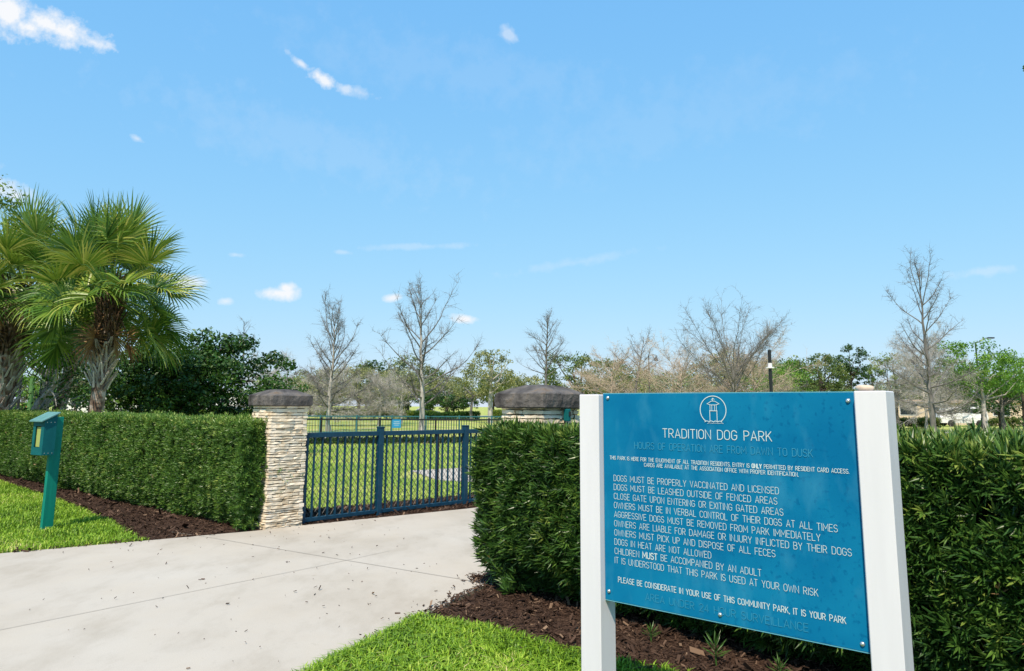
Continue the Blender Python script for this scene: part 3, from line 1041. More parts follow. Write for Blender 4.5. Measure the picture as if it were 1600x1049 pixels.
# ================================================================== blue fence
def fence_run(root, a, b, h, spacing, pick, rail, mats, mesh_r=0.0, mesh_step=.075, z0=.07, two_top=False):
    a, b = np.array(a), np.array(b)
    L = np.linalg.norm(b - a)
    ang = math.atan2(*(b - a)[::-1])
    Mx = rotz(ang, (a[0], a[1], 0))
    mb = MB()
    n = max(2, int(round(L / spacing)))
    for i in range(1, n):
        x = L * i / n
        mb.box((x - pick / 2, -pick / 2, z0), (x + pick / 2, pick / 2, h - .01), 0, .5, Mx)
    mb.box((0, -rail * .55, z0 - .03), (L, rail * .55, z0 + .02), 0, .5, Mx, bev=.003)
    mb.box((0, -rail * .6, h - .065), (L, rail * .6, h), 0, .5, Mx, bev=.003)
    o = mb.build('picket_panel', mats, root)
    if mesh_r:
        wb = MB()
        hh = h - z0
        P, Q = [], []
        x = -hh
        yo = pick / 2 + .004
        while x < L:
            for sgn in (0, 1):
                x0, x1 = x, x + hh * .72
                zz0, zz1 = (z0, h - .05) if sgn == 0 else (h - .05, z0)
                # clip to 0..L
                t0 = max(0, (0 - x0) / (x1 - x0)); t1 = min(1, (L - x0) / (x1 - x0))
                if t1 > t0:
                    P.append((x0 + (x1 - x0) * t0, yo, zz0 + (zz1 - zz0) * t0)); Q.append((x0 + (x1 - x0) * t1, yo + .003 * sgn, zz0 + (zz1 - zz0) * t1))
            x += mesh_step
        P, Q = xf(Mx, P), xf(Mx, Q)
        for p, q in zip(P, Q):
            wb.tube([p, q], mesh_r, 4)
        wb.build('chain_mesh', M['black_metal'], root)
    return o


def fence_post(root, p, h, s, mat, ang, name='post'):
    mb = MB()
    Mx = rotz(ang, (p[0], p[1], 0))
    mb.box((-s / 2, -s / 2, 0), (s / 2, s / 2, h), 0, .5, Mx, bev=.004)
    mb.box((-s / 2 - .006, -s / 2 - .006, h - .002), (s / 2 + .006, s / 2 + .006, h + .018), 0, .5, Mx, bev=.005)
    return mb.build(name, mat, root)


F0 = np.array([-2.80, 10.36]); F1 = np.array([-1.956, 11.295]); F2 = np.array([-.758, 12.513]); F3 = np.array([.55, 13.85])
root = empty('metal_fence', (F0[0], F0[1], 0), 0, 'blue steel picket fence lined with chain link between the pillar and right hedge', 'fence')
def loc_children(fn):
    """parts are modelled in world space, so give them the inverse offset of their thing"""
    return fn


def settle(root):
    for ch in [x for x in COL.objects if x.parent == root]:
        ch.matrix_parent_inverse = Matrix.Translation(root.location).inverted() if root.rotation_euler.z == 0 else (Matrix.Translation(root.location) @ Matrix.Rotation(root.rotation_euler.z, 4, 'Z')).inverted()


fence_run(root, F0, F1, 1.225, .128, .023, .045, M['blue_metal'], .0040)
fence_run(root, F1, F2, 1.225, .122, .023, .045, M['blue_metal'], .0040)
fence_run(root, F2, F3, 1.225, .122, .023, .045, M['blue_metal'], .0040)
fence_post(root, F0, 1.20, .045, M['blue_metal'], ANG)
fence_post(root, F1, 1.275, .085, M['blue_metal'], ANG)
fence_post(root, F2, 1.275, .085, M['blue_metal'], ANG)
fence_post(root, F3, 1.275, .085, M['blue_metal'], ANG)
settle(root)
mb = MB()
mb.box((-1.273 - .028, 13.153 - .028, 0), (-1.273 + .028, 13.153 + .028, 1.16), bev=.005)
mb.box((-1.273 - .034, 13.153 - .034, 1.158), (-1.273 + .034, 13.153 + .034, 1.175), bev=.005)
tag(mb.build('steel_post', M['black_metal']), 'thin black steel post standing just behind the blue picket fence', 'post')

# rear fences of the park
def rear_fence(label, pts, h, mat, post_s, spacing, pick):
    p = np.array(pts, float)
    root = empty('metal_fence', (p[0][0], p[0][1], 0), 0, label, 'fence')
    for a, b in zip(p[:-1], p[1:]):
        fence_run(root, a, b, h, spacing, pick, .045, mat, 0, z0=.1)
    for a in p:
        fence_post(root, a, h + .02, post_s, mat, 0)
    settle(root)
    return root


st = np.array([-10.35, 31.0])
dr = np.array([2.34, .75])
rear_fence('thin black picket fence crossing the lawn behind the blue fence', [st + dr * i for i in range(-2, 12)], 1.05, M['black_metal'], .075, .115, .018)
st = np.array([-12.9, 42.5])
dr = np.array([1.95, .65])
rear_fence('faint teal picket fence beyond the black one', [st + dr * i for i in range(-3, 11)], 1.02, M['teal_metal'], .09, .16, .018)
# small blue notice wired to the rear fence
mb = MB()
Mx = rotz(math.atan2(.75, 2.34), (-4.97, 32.62, 0))
mb.box((-.19, -.05, .66), (.19, -.035, 1.02), 0, .5, Mx, bev=.004)
mb.box((-.12, -.0535, .91), (.12, -.0505, .93), 1, .5, Mx)
mb.box((-.14, -.0535, .84), (.14, -.0505, .855), 1, .5, Mx)
mb.box((-.10, -.0535, .77), (.10, -.0505, .785), 1, .5, Mx)
tag(mb.build('notice_board', [flat('notice_blue', (.02, .25, .48), .5), M['letter']]), 'small light blue notice hanging on the rear fence', 'sign')
# low ground cover along the foot of the rear fence
mb = MB()
t = rng.uniform(-1.5, 11, 5200)
P = np.array([-10.35, 31.0]) + np.array([2.34, .75]) * t[:, None] + np.array([-.3, .95]) * rng.normal(.25, .35, (5200, 1))
P3 = np.concatenate([P, rng.uniform(.0, .20, (5200, 1))], 1)
T, F = leaf_template(7, .12, .04, 1.2, 3)
mb.inst(T, F, P3, frames(np.array([[0, 0, 1.0]]) + rng.normal(0, .4, (5200, 3)), rng), None, 0, rng.beta(2, 3, 5200))
tag(mb.build('ground_cover', M['leaf_dark']), kind='stuff')

# ================================================================== waste bag dispenser
DA = math.atan2(-.545, .839)      # front of the box faces left and a little towards the viewer
root = empty('bag_dispenser', (-5.94, 9.74, 0), DA, 'green dog waste bag dispenser on a plank post in the left lawn', 'bag dispenser')
# local x = along the front, y = away from the front
mb = MB()
mb.box((-.028, -.01, -.02), (.028, .125, 1.425), bev=.004)
mb.build('post', M['green_plastic'], root)
mb = MB()
for lo, hi in (((-.14, -.16, .95), (-.128, -.012, 1.38)), ((.128, -.16, .95), (.14, -.012, 1.38)), ((-.128, -.16, .95), (.128, -.012, .965)), ((-.128, -.026, .965), (.128, -.012, 1.42)),
               ((-.128, -.16, .965), (.128, -.148, 1.045)), ((-.128, -.16, 1.31), (.128, -.148, 1.375)), ((-.128, -.16, 1.045), (-.085, -.148, 1.31)), ((.06, -.16, 1.045), (.128, -.148, 1.31))):
    mb.box(lo, hi)
for sx in (-.14, .128):
    mb.add([(sx, -.16, 1.38), (sx, -.012, 1.38), (sx, -.012, 1.455), (sx + .012, -.16, 1.38), (sx + .012, -.012, 1.38), (sx + .012, -.012, 1.455)], [(0, 1, 2), (5, 4, 3)])
    n0 = mb.n - 6
    mb.f.append(np.array([(0, 2, 5, 3), (1, 4, 5, 2)]) + n0); mb.m.append(np.zeros(2, np.int32))
box = mb.build('dispenser_box', M['green_box'], root)
mb = MB()
mb.add(xf(np.eye(4), [(-.165, -.205, 1.365), (.165, -.205, 1.365), (.165, .01, 1.475), (-.165, .01, 1.475), (-.165, -.205, 1.38), (.165, -.205, 1.38), (.165, .01, 1.49), (-.165, .01, 1.49)]),
       [(0, 3, 2, 1), (4, 5, 6, 7), (0, 1, 5, 4), (1, 2, 6, 5), (2, 3, 7, 6), (3, 0, 4, 7)])
mb.build('roof', M['green_roof'], root)
mb = MB()
mb.tube([(-.085, -.085, 1.18), (.06, -.085, 1.18)], .055, 14, cap=True)
mb.box((-.08, -.14, 1.05), (.055, -.135, 1.30))
mb.build('bag_roll', M['bagroll'], root)
for z_ in (.975, 1.36):
    for y_ in (-.13, -.085, -.04):
        mb = MB()
        mb.tube([(.139, y_, z_), (.1435, y_, z_)], .005, 8, cap=True)
        mb.build('screw', M['steel'], box)

# ================================================================== sign
S2 = np.array([.763, -.6464]); B2 = np.array([.6464, .763])
sx_ang = math.atan2(S2[1], S2[0])
root = empty('notice_sign', (.457, 3.72, 0), sx_ang, 'large blue dog park rules sign board between two white posts', 'sign')
# local x along the board, local y away from the viewer, board face at y = 0
PW, PT, PB = 1.19, 1.667, .697
for x0, x1, ht in ((-.116, -.001, 1.664), (PW + .001, PW + .116, 1.672)):
    mb = MB()
    mb.box((x0, -.04, -.05), (x1, .092, ht), bev=.004)
    mb.build('post', M['white_paint'], root)
mb = MB()
mb.box((0, 0, PB), (PW, .02, PT), 0, bev=.0015)
mb.box((0.004, .02, PB - .004), (.05, .05, PB + .03), 1)
panel = mb.build('panel', [M['blue_panel'], M['black_metal']], root)
for z0_, z1_ in ((PT + .0005, PT + .004), (PB - .004, PB - .0005)):
    mb = MB()
    mb.box((.001, .0005, z0_), (PW - .001, .0195, z1_), 0)
    mb.build('edge_trim', M['panel_edge'], panel)

# --- lettering: an upright sans drawn as strokes of even weight
def arc(cx, cy, rx, ry, a0, a1, n=7):
    t = np.radians(np.linspace(a0, a1, n))
    return [(cx + rx * math.cos(q), cy + ry * math.sin(q)) for q in t]


def stadium(w, open_=None):
    r = w / 2
    return arc(r, 1 - r, r, r, 180, 0, 9) + arc(r, r, r, r, 0, -180, 9)


wO = .58
r_ = wO / 2
GL = {
    'A': (.62, [[(0, 0), (.31, 1), (.62, 0)], [(.11, .30), (.51, .30)]]),
    'B': (.56, [[(0, 0), (0, 1), (.28, 1)] + arc(.29, .76, .23, .24, 90, -90) + [(0, .52)], [(.29, .52)] + arc(.30, .26, .26, .26, 90, -90) + [(0, 0)]]),
    'C': (.56, [arc(r_, 1 - r_, r_, r_, 15, 180) + arc(r_, r_, r_, r_, 180, 345)]),
    'D': (.58, [[(0, 0), (0, 1), (.26, 1)] + arc(.26, .68, .32, .32, 90, 0) + arc(.26, .32, .32, .32, 0, -90) + [(0, 0)]]),
    'E': (.50, [[(.50, 0), (0, 0), (0, 1), (.50, 1)], [(0, .52), (.44, .52)]]),
    'F': (.48, [[(0, 0), (0, 1), (.48, 1)], [(0, .50), (.43, .50)]]),
    'G': (.58, [arc(r_, 1 - r_, r_, r_, 15, 180) + arc(r_, r_, r_, r_, 180, 360) + [(.58, .48), (.30, .48)]]),
    'H': (.58, [[(0, 0), (0, 1)], [(.58, 0), (.58, 1)], [(0, .51), (.58, .51)]]),
    'I': (.02, [[(.01, 0), (.01, 1)]]),
    'J': (.42, [[(.40, 1), (.40, .2)] + arc(.20, .2, .20, .2, 0, -170)]),
    'K': (.56, [[(0, 0), (0, 1)], [(.52, 1), (.02, .40)], [(.19, .60), (.56, 0)]]),
    'L': (.48, [[(0, 1), (0, 0), (.48, 0)]]),
    'M': (.74, [[(0, 0), (0, 1), (.37, .32), (.74, 1), (.74, 0)]]),
    'N': (.60, [[(0, 0), (0, 1), (.60, 0), (.60, 1)]]),
    'O': (.58, [stadium(.58) + [(0, 1 - r_)]]),
    'P': (.55, [[(0, 0), (0, 1), (.28, 1)] + arc(.28, .73, .27, .27, 90, -90) + [(0, .46)]]),
    'Q': (.58, [stadium(.58) + [(0, 1 - r_)], [(.36, .2), (.60, -.04)]]),
    'R': (.57, [[(0, 0), (0, 1), (.28, 1)] + arc(.28, .73, .27, .27, 90, -90) + [(0, .46)], [(.27, .46), (.56, 0)]]),
    'S': (.54, [arc(.27, .75, .25, .25, 20, 90) + arc(.27, .75, .27, .25, 90, 262) + arc(.27, .26, .27, .25, 82, -90) + arc(.27, .26, .27, .26, -90, -165)]),
    'T': (.56, [[(0, 1), (.56, 1)], [(.28, 1), (.28, 0)]]),
    'U': (.58, [[(0, 1), (0, r_)] + arc(r_, r_, r_, r_, 180, 360) + [(.58, 1)]]),
    'V': (.60, [[(0, 1), (.30, 0), (.60, 1)]]),
    'W': (.86, [[(0, 1), (.20, 0), (.43, .85), (.66, 0), (.86, 1)]]),
    'X': (.56, [[(0, 0), (.56, 1)], [(0, 1), (.56, 0)]]),
    'Y': (.58, [[(0, 1), (.29, .45), (.58, 1)], [(.29, .45), (.29, 0)]]),
    'Z': (.54, [[(0, 1), (.54, 1), (0, 0), (.54, 0)]]),
    '2': (.52, [arc(.26, .74, .26, .26, 165, -20) + [(.0, 0), (.54, 0)]]),
    '4': (.56, [[(.38, 0), (.38, 1), (0, .26), (.56, .26)]]),
    '.': (.03, [[(.015, -.03), (.015, .07)]]),
    ',': (.05, [[(.03, .06), (0, -.12)]]),
    '-': (.10, [[(0, .48), (.10, .48)]]),
}


def ribbon(mb, pts, w, y):
    p = [np.array(pts[0], float)]
    for q in pts[1:]:
        q = np.array(q, float)
        if np.linalg.norm(q - p[-1]) > 1e-5:
            p.append(q)
    p = np.array(p)
    d = np.diff(p, axis=0)
    d /= np.linalg.norm(d, axis=1)[:, None]
    closed = np.linalg.norm(p[0] - p[-1]) < 1e-4 and len(p) > 3
    L_, R_ = [], []
    for i in range(len(p)):
        if i == 0:
            d0, d1 = (d[-1], d[0]) if closed else (d[0], d[0])
        elif i == len(p) - 1:
            d0, d1 = (d[-1], d[0]) if closed else (d[-1], d[-1])
        else:
            d0, d1 = d[i - 1], d[i]
        n0, n1 = np.array([-d0[1], d0[0]]), np.array([-d1[1], d1[0]])
        m = n0 + n1
        ml = np.linalg.norm(m)
        m = n1 if ml < .2 else m / ml
        k = min(1 / max(.35, m @ n1), 2.2)
        c = p[i].copy()
        if not closed and i == 0: c -= d0 * w * .25
        if not closed and i == len(p) - 1: c += d1 * w * .25
        L_.append(c + m * w / 2 * k); R_.append(c - m * w / 2 * k)
    n = len(p)
    v = [(q[0], y, q[1]) for q in L_] + [(q[0], y, q[1]) for q in R_]
    f = [(i, n + i, n + i + 1, i + 1) for i in range(n - 1)]
    mb.add(v, f)


def text_width(s, gap, space):
    x = 0
    for ch in s:
        x += space if ch == ' ' else GL[ch][0] + gap
    return x - gap


YT = [-.0022]


def text_line(s, x0, x1, zb, cap, mat, stroke=.115, bold='', bullet=False, name='lettering'):
    """capitals between x0 and x1 on baseline zb; the word in bold gets a heavier stroke"""
    mb = MB()
    gap, space = .21, .58
    wd = text_width(s, gap, space)
    k = (x1 - x0) / wd
    x = 0
    if bullet:
        ribbon(mb, [(x0 - .0105, zb + cap * .47), (x0 - .0085, zb + cap * .47)], .003, YT[0])
    b0 = s.find(bold) if bold else -1
    b1 = b0 + len(bold)
    y = YT[0]
    for i, ch in enumerate(s):
        if ch == ' ':
            x += space
            continue
        wg, strokes = GL[ch]
        st_ = (stroke * 2.0 if b0 <= i < b1 and b0 >= 0 else stroke) * cap
        for q, sp in enumerate(strokes):
            ribbon(mb, [(x0 + (x + a) * k, zb + b * cap) for a, b in sp], st_, y - .00006 * ((i + q) % 4))
        x += wg + gap
    return mb.build(name, mat, panel)


text_line('TRADITION DOG PARK', .330, .843, 1.4655, .0395, M['letter'], .086)
text_line('HOURS OF OPERATION ARE FROM DAWN TO DUSK', .178, 1.0085, 1.408, .031, M['relief'], .085, name='faded_lettering')
text_line('THIS PARK IS HERE FOR THE ENJOYMENT OF ALL TRADITION RESIDENTS. ENTRY IS ONLY PERMITTED BY RESIDENT CARD ACCESS.', .038, 1.145, 1.3515, .0165, M['letter'], .12, 'ONLY')
text_line('CARDS ARE AVAILABLE AT THE ASSOCIATION OFFICE WITH PROPER IDENTIFICATION.', .2284, .9465, 1.3275, .0162, M['letter'], .12)
rules = [('DOGS MUST BE PROPERLY VACCINATED AND LICENSED', .862), ('DOGS MUST BE LEASHED OUTSIDE OF FENCED AREAS', .8535), ('CLOSE GATE UPON ENTERING OR EXITING GATED AREAS', .8765),
         ('OWNERS MUST BE IN VERBAL CONTROL OF THEIR DOGS AT ALL TIMES', 1.0884), ('AGGRESSIVE DOGS MUST BE REMOVED FROM PARK IMMEDIATELY', 1.0203),
         ('OWNERS ARE LIABLE FOR DAMAGE OR INJURY INFLICTED BY THEIR DOGS', 1.1356), ('OWNERS MUST PICK UP AND DISPOSE OF ALL FECES', .8353),
         ('DOGS IN HEAT ARE NOT ALLOWED', .5515), ('CHILDREN MUST BE ACCOMPANIED BY AN ADULT', .7726), ('IT IS UNDERSTOOD THAT THIS PARK IS USED AT YOUR OWN RISK', 1.0)]
for i, (s, xe) in enumerate(rules):
    text_line(s, .0588, xe, 1.2505 - .04225 * i, .0272, M['letter'], .074, 'MUST' if s.startswith('CHILD') else '')
text_line('PLEASE BE CONSIDERATE IN YOUR USE OF THIS COMMUNITY PARK, IT IS YOUR PARK', .0761, 1.0993, .786, .0235, M['letter'], .122)
text_line('AREA UNDER 24 HOUR SURVEILLANCE', .2212, .9538, .729, .0305, M['relief'], .085, name='faded_lettering')
# emblem: lighthouse in an open ring over waves
mb = MB()
ex, ez, er = .5835, 1.5935, .0615
LW = .0036
ribbon(mb, arc(ex, ez, er, er, -52, 232, 44), LW, -.0022)
wv = []
for i in range(29):
    t = i / 28
    wv.append((ex - .040 + .082 * t, ez - .051 + .0028 * abs(math.sin(t * math.pi * 4)) * 1.6 - .002))
ribbon(mb, wv, LW * .8, -.0040)
wv = [(ex - .028 + .075 * i / 24, ez - .0595 + .002 * abs(math.sin(i / 24 * math.pi * 3))) for i in range(25)]
ribbon(mb, wv, LW * .4, -.00235)
for sx in (-.0155, .0185):
    ribbon(mb, [(ex + sx, ez - .050), (ex + sx, ez - .004)], LW * .8, -.0024)
ribbon(mb, [(ex - .017, ez - .004), (ex + .020, ez - .004)], LW * .8, -.00245)
for sx in (-.0135, -.005, .008, .0165):
    ribbon(mb, [(ex + sx, ez - .004), (ex + sx, ez + .022)], LW * .6, -.0025)
ribbon(mb, [(ex - .015, ez + .022), (ex + .018, ez + .022)], LW * .7, -.00255)
ribbon(mb, [(ex - .027, ez + .027), (ex - .006, ez + .039), (ex + .009, ez + .039), (ex + .030, ez + .027), (ex + .015, ez + .022), (ex - .012, ez + .022), (ex - .027, ez + .027)], LW * .7, -.0026)
ribbon(mb, [(ex - .001, ez + .039), (ex + .001, ez + .050)], LW * .7, -.0027)
ribbon(mb, [(ex - .006, ez + .045), (ex + .001, ez + .052), (ex + .008, ez + .046)], LW * .6, -.00275)
mb.build('emblem', M['letter'], panel)
for x_, z_ in ((.030, 1.6475), (1.158, 1.634), (.0235, .7365), (1.155, .7235), (.584, .729)):
    mb = MB()
    mb.tube([(x_, -.0005, z_), (x_, -.004, z_), (x_, -.0075, z_), (x_, -.0085, z_)], [.0095, .009, .006, .001], 12, cap=True)
    mb.build('bolt', M['steel'], panel, smooth=True)

# tan stone lying on top of the right post
mb = MB()
c_ = np.array([.457, 3.72]) + S2 * (PW + .022) + B2 * .035
th, ph = np.meshgrid(np.linspace(0, np.pi, 9), np.linspace(0, 2 * np.pi, 14, endpoint=False), indexing='ij')
sp = np.stack([.036 * np.sin(th) * np.cos(ph), .03 * np.sin(th) * np.sin(ph), .0135 * np.sign(np.cos(th)) * np.abs(np.cos(th)) ** .7], -1).reshape(-1, 3)
sp *= (1 + .12 * (vnoise(sp, 60, 2) - .5))[:, None]
i, j = np.meshgrid(np.arange(8), np.arange(14), indexing='ij')
f = np.stack([i * 14 + j, (i + 1) * 14 + j, (i + 1) * 14 + (j + 1) % 14, i * 14 + (j + 1) % 14], -1).reshape(-1, 4)
mb.add(xf(rotz(sx_ang, (c_[0], c_[1], 1.6845)), sp), f)
tag(mb.build('stone', pmat('tan_stone', [(.42, .33, .25), (.58, .48, .38)], scale=40, rough=.9), smooth=True), 'flat tan stone lying on top of the right white sign post', 'stone')

# ================================================================== palms
def frond_mesh(mb, base, d0, L_pet, L_bl, rng, nseg=46, tint=.5, droop=1.0, mat_leaf=0, mat_pet=1):
    """costapalmate fan: petiole along d0 curving down, segments fanned round its end, tips hanging"""
    up = np.array([0, 0, 1.0])
    d0 = d0 / np.linalg.norm(d0)
    side = np.cross(d0, up)
    side = side / (np.linalg.norm(side) + 1e-6)
    pts = []
    p, d = np.array(base, float), d0.copy()
    n = 6
    for i in range(n + 1):
        pts.append(p.copy())
        p = p + d * L_pet / n
        d = d - up * .055 * droop
        d /= np.linalg.norm(d)
    mb.tube(pts, np.linspace(.022, .011, n + 1), 4, mat_pet, tint)
    # costa continues into the blade, arching down
    costa = [pts[-1]]
    dc = d.copy()
    for i in range(5):
        costa.append(costa[-1] + dc * L_bl * .095)
        dc = dc - up * .13 * droop
        dc /= np.linalg.norm(dc)
    costa = np.array(costa)
    roll = rng.uniform(-1.0, 1.0)
    nrm0 = np.cross(side, d)
    s_ax = side * math.cos(roll) + nrm0 * math.sin(roll)
    n_ax = np.cross(s_ax, d)
    Vs, Fs, var = [], [], []
    for k in range(nseg):
        t = (k + .5) / nseg * 2 - 1
        ang = t * R(142)
        ci = (1 - abs(t)) ** .8 * 4.99
        i0 = int(ci); fr = ci - i0
        o = costa[i0] * (1 - fr) + costa[i0 + 1] * fr
        lift = .28 * (1 - abs(t)) - .05
        dd = d * math.cos(ang) + s_ax * math.sin(ang) + n_ax * (.16 + .30 * abs(t)) * (1 if n_ax[2] > 0 else -1)
        dd /= np.linalg.norm(dd)
        Ls = L_bl * (1 - .42 * abs(t) ** 1.6) * rng.uniform(.88, 1.08)
        wseg = .043 * rng.uniform(.85, 1.15)
        q, dir_ = o.copy(), dd.copy()
        w_ax = np.cross(dir_, n_ax)
        w_ax /= np.linalg.norm(w_ax) + 1e-6
        w_ax = w_ax + rng.normal(0, .4, 3)
        w_ax /= np.linalg.norm(w_ax)
        base_i = len(Vs) * 0
        row = []
        K = 6
        for i in range(K):
            f_ = i / (K - 1)
            ww = wseg * (.55 + 1.5 * f_ if f_ < .3 else 1.0 * (1 - (f_ - .3) / .7) ** .75 + .04)
            row.append((q - w_ax * ww / 2, q + w_ax * ww / 2))
            q = q + dir_ * Ls / (K - 1)
            g = .03 + .50 * f_ ** 1.5 * droop * rng.uniform(.6, 1.4)
            dir_ = dir_ - up * g
            dir_ /= np.linalg.norm(dir_)
        v = np.array(row).reshape(-1, 3)
        f = np.array([(2 * i, 2 * i + 1, 2 * i + 3, 2 * i + 2) for i in range(K - 1)])
        mb.add(v, f, mat_leaf, np.clip(tint + rng.normal(0, .17) + np.repeat(np.linspace(-.06, .16, K), 2), 0, 1))


def palm(loc, trunk_h, crown, label, seed, tr=.17, n_frond=30, Lp=(.75, 1.05), Lb=(.85, 1.05), boots=(0, 1), lean=(0, 0), tint=(.25, .7), bias=None):
    rng = np.random.default_rng(seed)
    root = empty('palm_tree', loc, 0, label, 'palm tree')
    mb = MB()
    zs = np.linspace(-.05, trunk_h, 14)
    cx = lean[0] * (zs / trunk_h) ** 1.5; cy = lean[1] * (zs / trunk_h) ** 1.5
    rad = tr * (1 + .06 * rng.normal(0, 1, 14)); rad[0] *= 1.15
    mb.tube(np.stack([cx, cy, zs], 1), rad, 14, 0)
    mb.build('trunk', M['palm_trunk'], root, smooth=True)
    # old leaf bases
    bb = MB(); bf = MB()
    b0, b1, br0 = boots
    z = b0
    k = 0
    while z < trunk_h + .05:
        a = k * 2.399963
        t = z / trunk_h
        c = np.array([lean[0] * t ** 1.5, lean[1] * t ** 1.5, z])
        dr_ = np.array([math.cos(a), math.sin(a), 0])
        tn = np.array([-math.sin(a), math.cos(a), 0])
        brown = z > br0
        L_ = rng.uniform(.22, .38) * (1.15 if brown else 1.0)
        out = rng.uniform(.35, .62) * (1.1 if not brown else .8)
        tgt = bf if brown else bb
        for s_ in (-1, 1):
            st_ = c + dr_ * tr * .92 + tn * s_ * .055
            e_ = c + dr_ * (tr + L_ * out) + np.array([0, 0, L_]) + tn * s_ * (.012 if not brown else .03)
            m_ = st_ * .5 + e_ * .5 + dr_ * -.015 + np.array([0, 0, -.02])
            wv_ = .05 if not brown else .04
            up_n = np.cross(tn, e_ - st_); up_n /= np.linalg.norm(up_n)
            v = []
            for p_, ww in ((st_, wv_), (m_, wv_ * .72), (e_, wv_ * .45)):
                v += [p_ - tn * ww / 2, p_ + tn * ww / 2, p_ + tn * ww / 2 + up_n * .018, p_ - tn * ww / 2 + up_n * .018]
            f = []
            for i in (0, 4):
                f += [(i, i + 1, i + 5, i + 4), (i + 1, i + 2, i + 6, i + 5), (i + 2, i + 3, i + 7, i + 6), (i + 3, i, i + 4, i + 7)]
            f += [(8, 9, 10, 11)]
            tgt.add(v, f, 0, np.clip(rng.normal(.5, .22), 0, 1))
        z += .020
        k += 1
    if bb.v:
        bb.build('leaf_bases', M['palm_boot'], root)
    if bf.v:
        # ragged brown fibre under the crown
        n = 420
        zz = rng.uniform(br0, trunk_h + .1, n); aa = rng.uniform(0, 2 * np.pi, n)
        t = (zz / trunk_h)
        P = np.stack([lean[0] * t ** 1.5 + np.cos(aa) * tr, lean[1] * t ** 1.5 + np.sin(aa) * tr, zz], 1)
        Q = P + np.stack([np.cos(aa), np.sin(aa), rng.uniform(-.9, .7, n)], 1) * rng.uniform(.08, .28, (n, 1))
        bf.cones(P, Q, .012, 0, rng.uniform(.1, .9, n).repeat(4))
        bf.build('brown_fibre', M['palm_brown'], root)
    top = np.array([lean[0], lean[1], trunk_h])
    for i in range(n_frond):
        f_ = (i + .5) / n_frond
        el = R(82) - R(104) * f_ ** .9 + rng.normal(0, .1)
        az = i * 2.399963 + rng.normal(0, .2)
        if el < .1 and -.75 < math.cos(az) < .75 and math.sin(az) < 0:
            el += R(34)
        d = np.array([math.cos(az) * math.cos(el), math.sin(az) * math.cos(el), math.sin(el)])
        mb = MB()
        tn_ = np.clip(tint[1] - (tint[1] - tint[0]) * rng.uniform(0, 1) , 0, 1)
        frond_mesh(mb, top + np.array([0, 0, -.35 * f_ + .05]) + d * .1, d, rng.uniform(*Lp) * (.8 + .3 * f_), rng.uniform(*Lb), rng, tint=tn_, droop=.5 + 1.7 * f_)
        mb.build('frond', [M['palm_leaf'], M['palm_leaf']], root)
    for i in range(5):
        az = rng.uniform(0, 6.28)
        el = R(rng.uniform(-78, -55))
        d = np.array([math.cos(az) * math.cos(el), math.sin(az) * math.cos(el), math.sin(el)])
        mb = MB()
        frond_mesh(mb, top + np.array([0, 0, -.55]) + np.array([math.cos(az), math.sin(az), 0]) * tr, d, .45, .55, rng, nseg=22, tint=.4, droop=1.5)
        tag(mb.build('frond', [M['dead_leaf'], M['dead_leaf']], root), 'dry brown frond hanging below the crown')
    return root


palm((-8.78, 15.8, 0), 4.05, None, 'cabbage palm with pale crossed leaf bases on its trunk in front of the dark shrub', 4, tr=.145, n_frond=40, boots=(1.9, 0, 2.75), lean=(.16, 0), tint=(.3, .85), Lp=(.65, .95), Lb=(.80, 1.0))
palm((-12.1, 17.4, 0), 4.3, None, 'stout palm with lattice of leaf bases cut by the left edge of the photo', 9, tr=.34, n_frond=42, boots=(.3, 0, 2.7), lean=(.5, 0), tint=(.25, .75), Lp=(.8, 1.1), Lb=(.95, 1.15))
palm((-11.55, 18.9, 0), 5.0, None, 'slim dark trunked palm standing behind the other two palms', 15, tr=.15, n_frond=28, boots=(3.4, 0, 3.6), lean=(.75, .3), tint=(.05, .45), Lp=(.7, 1.0), Lb=(.9, 1.1))

# ================================================================== trees
def limb_pts(p, d, L, n, rng, curl=.25, wob=.08, up=0.0):
    pts = [p]
    d = d / np.linalg.norm(d)
    for i in range(n):
        d = d + rng.normal(0, wob, 3) + np.array([0, 0, up])
        d = d / np.linalg.norm(d)
        pts.append(pts[-1] + d * L / n)
    return np.array(pts)


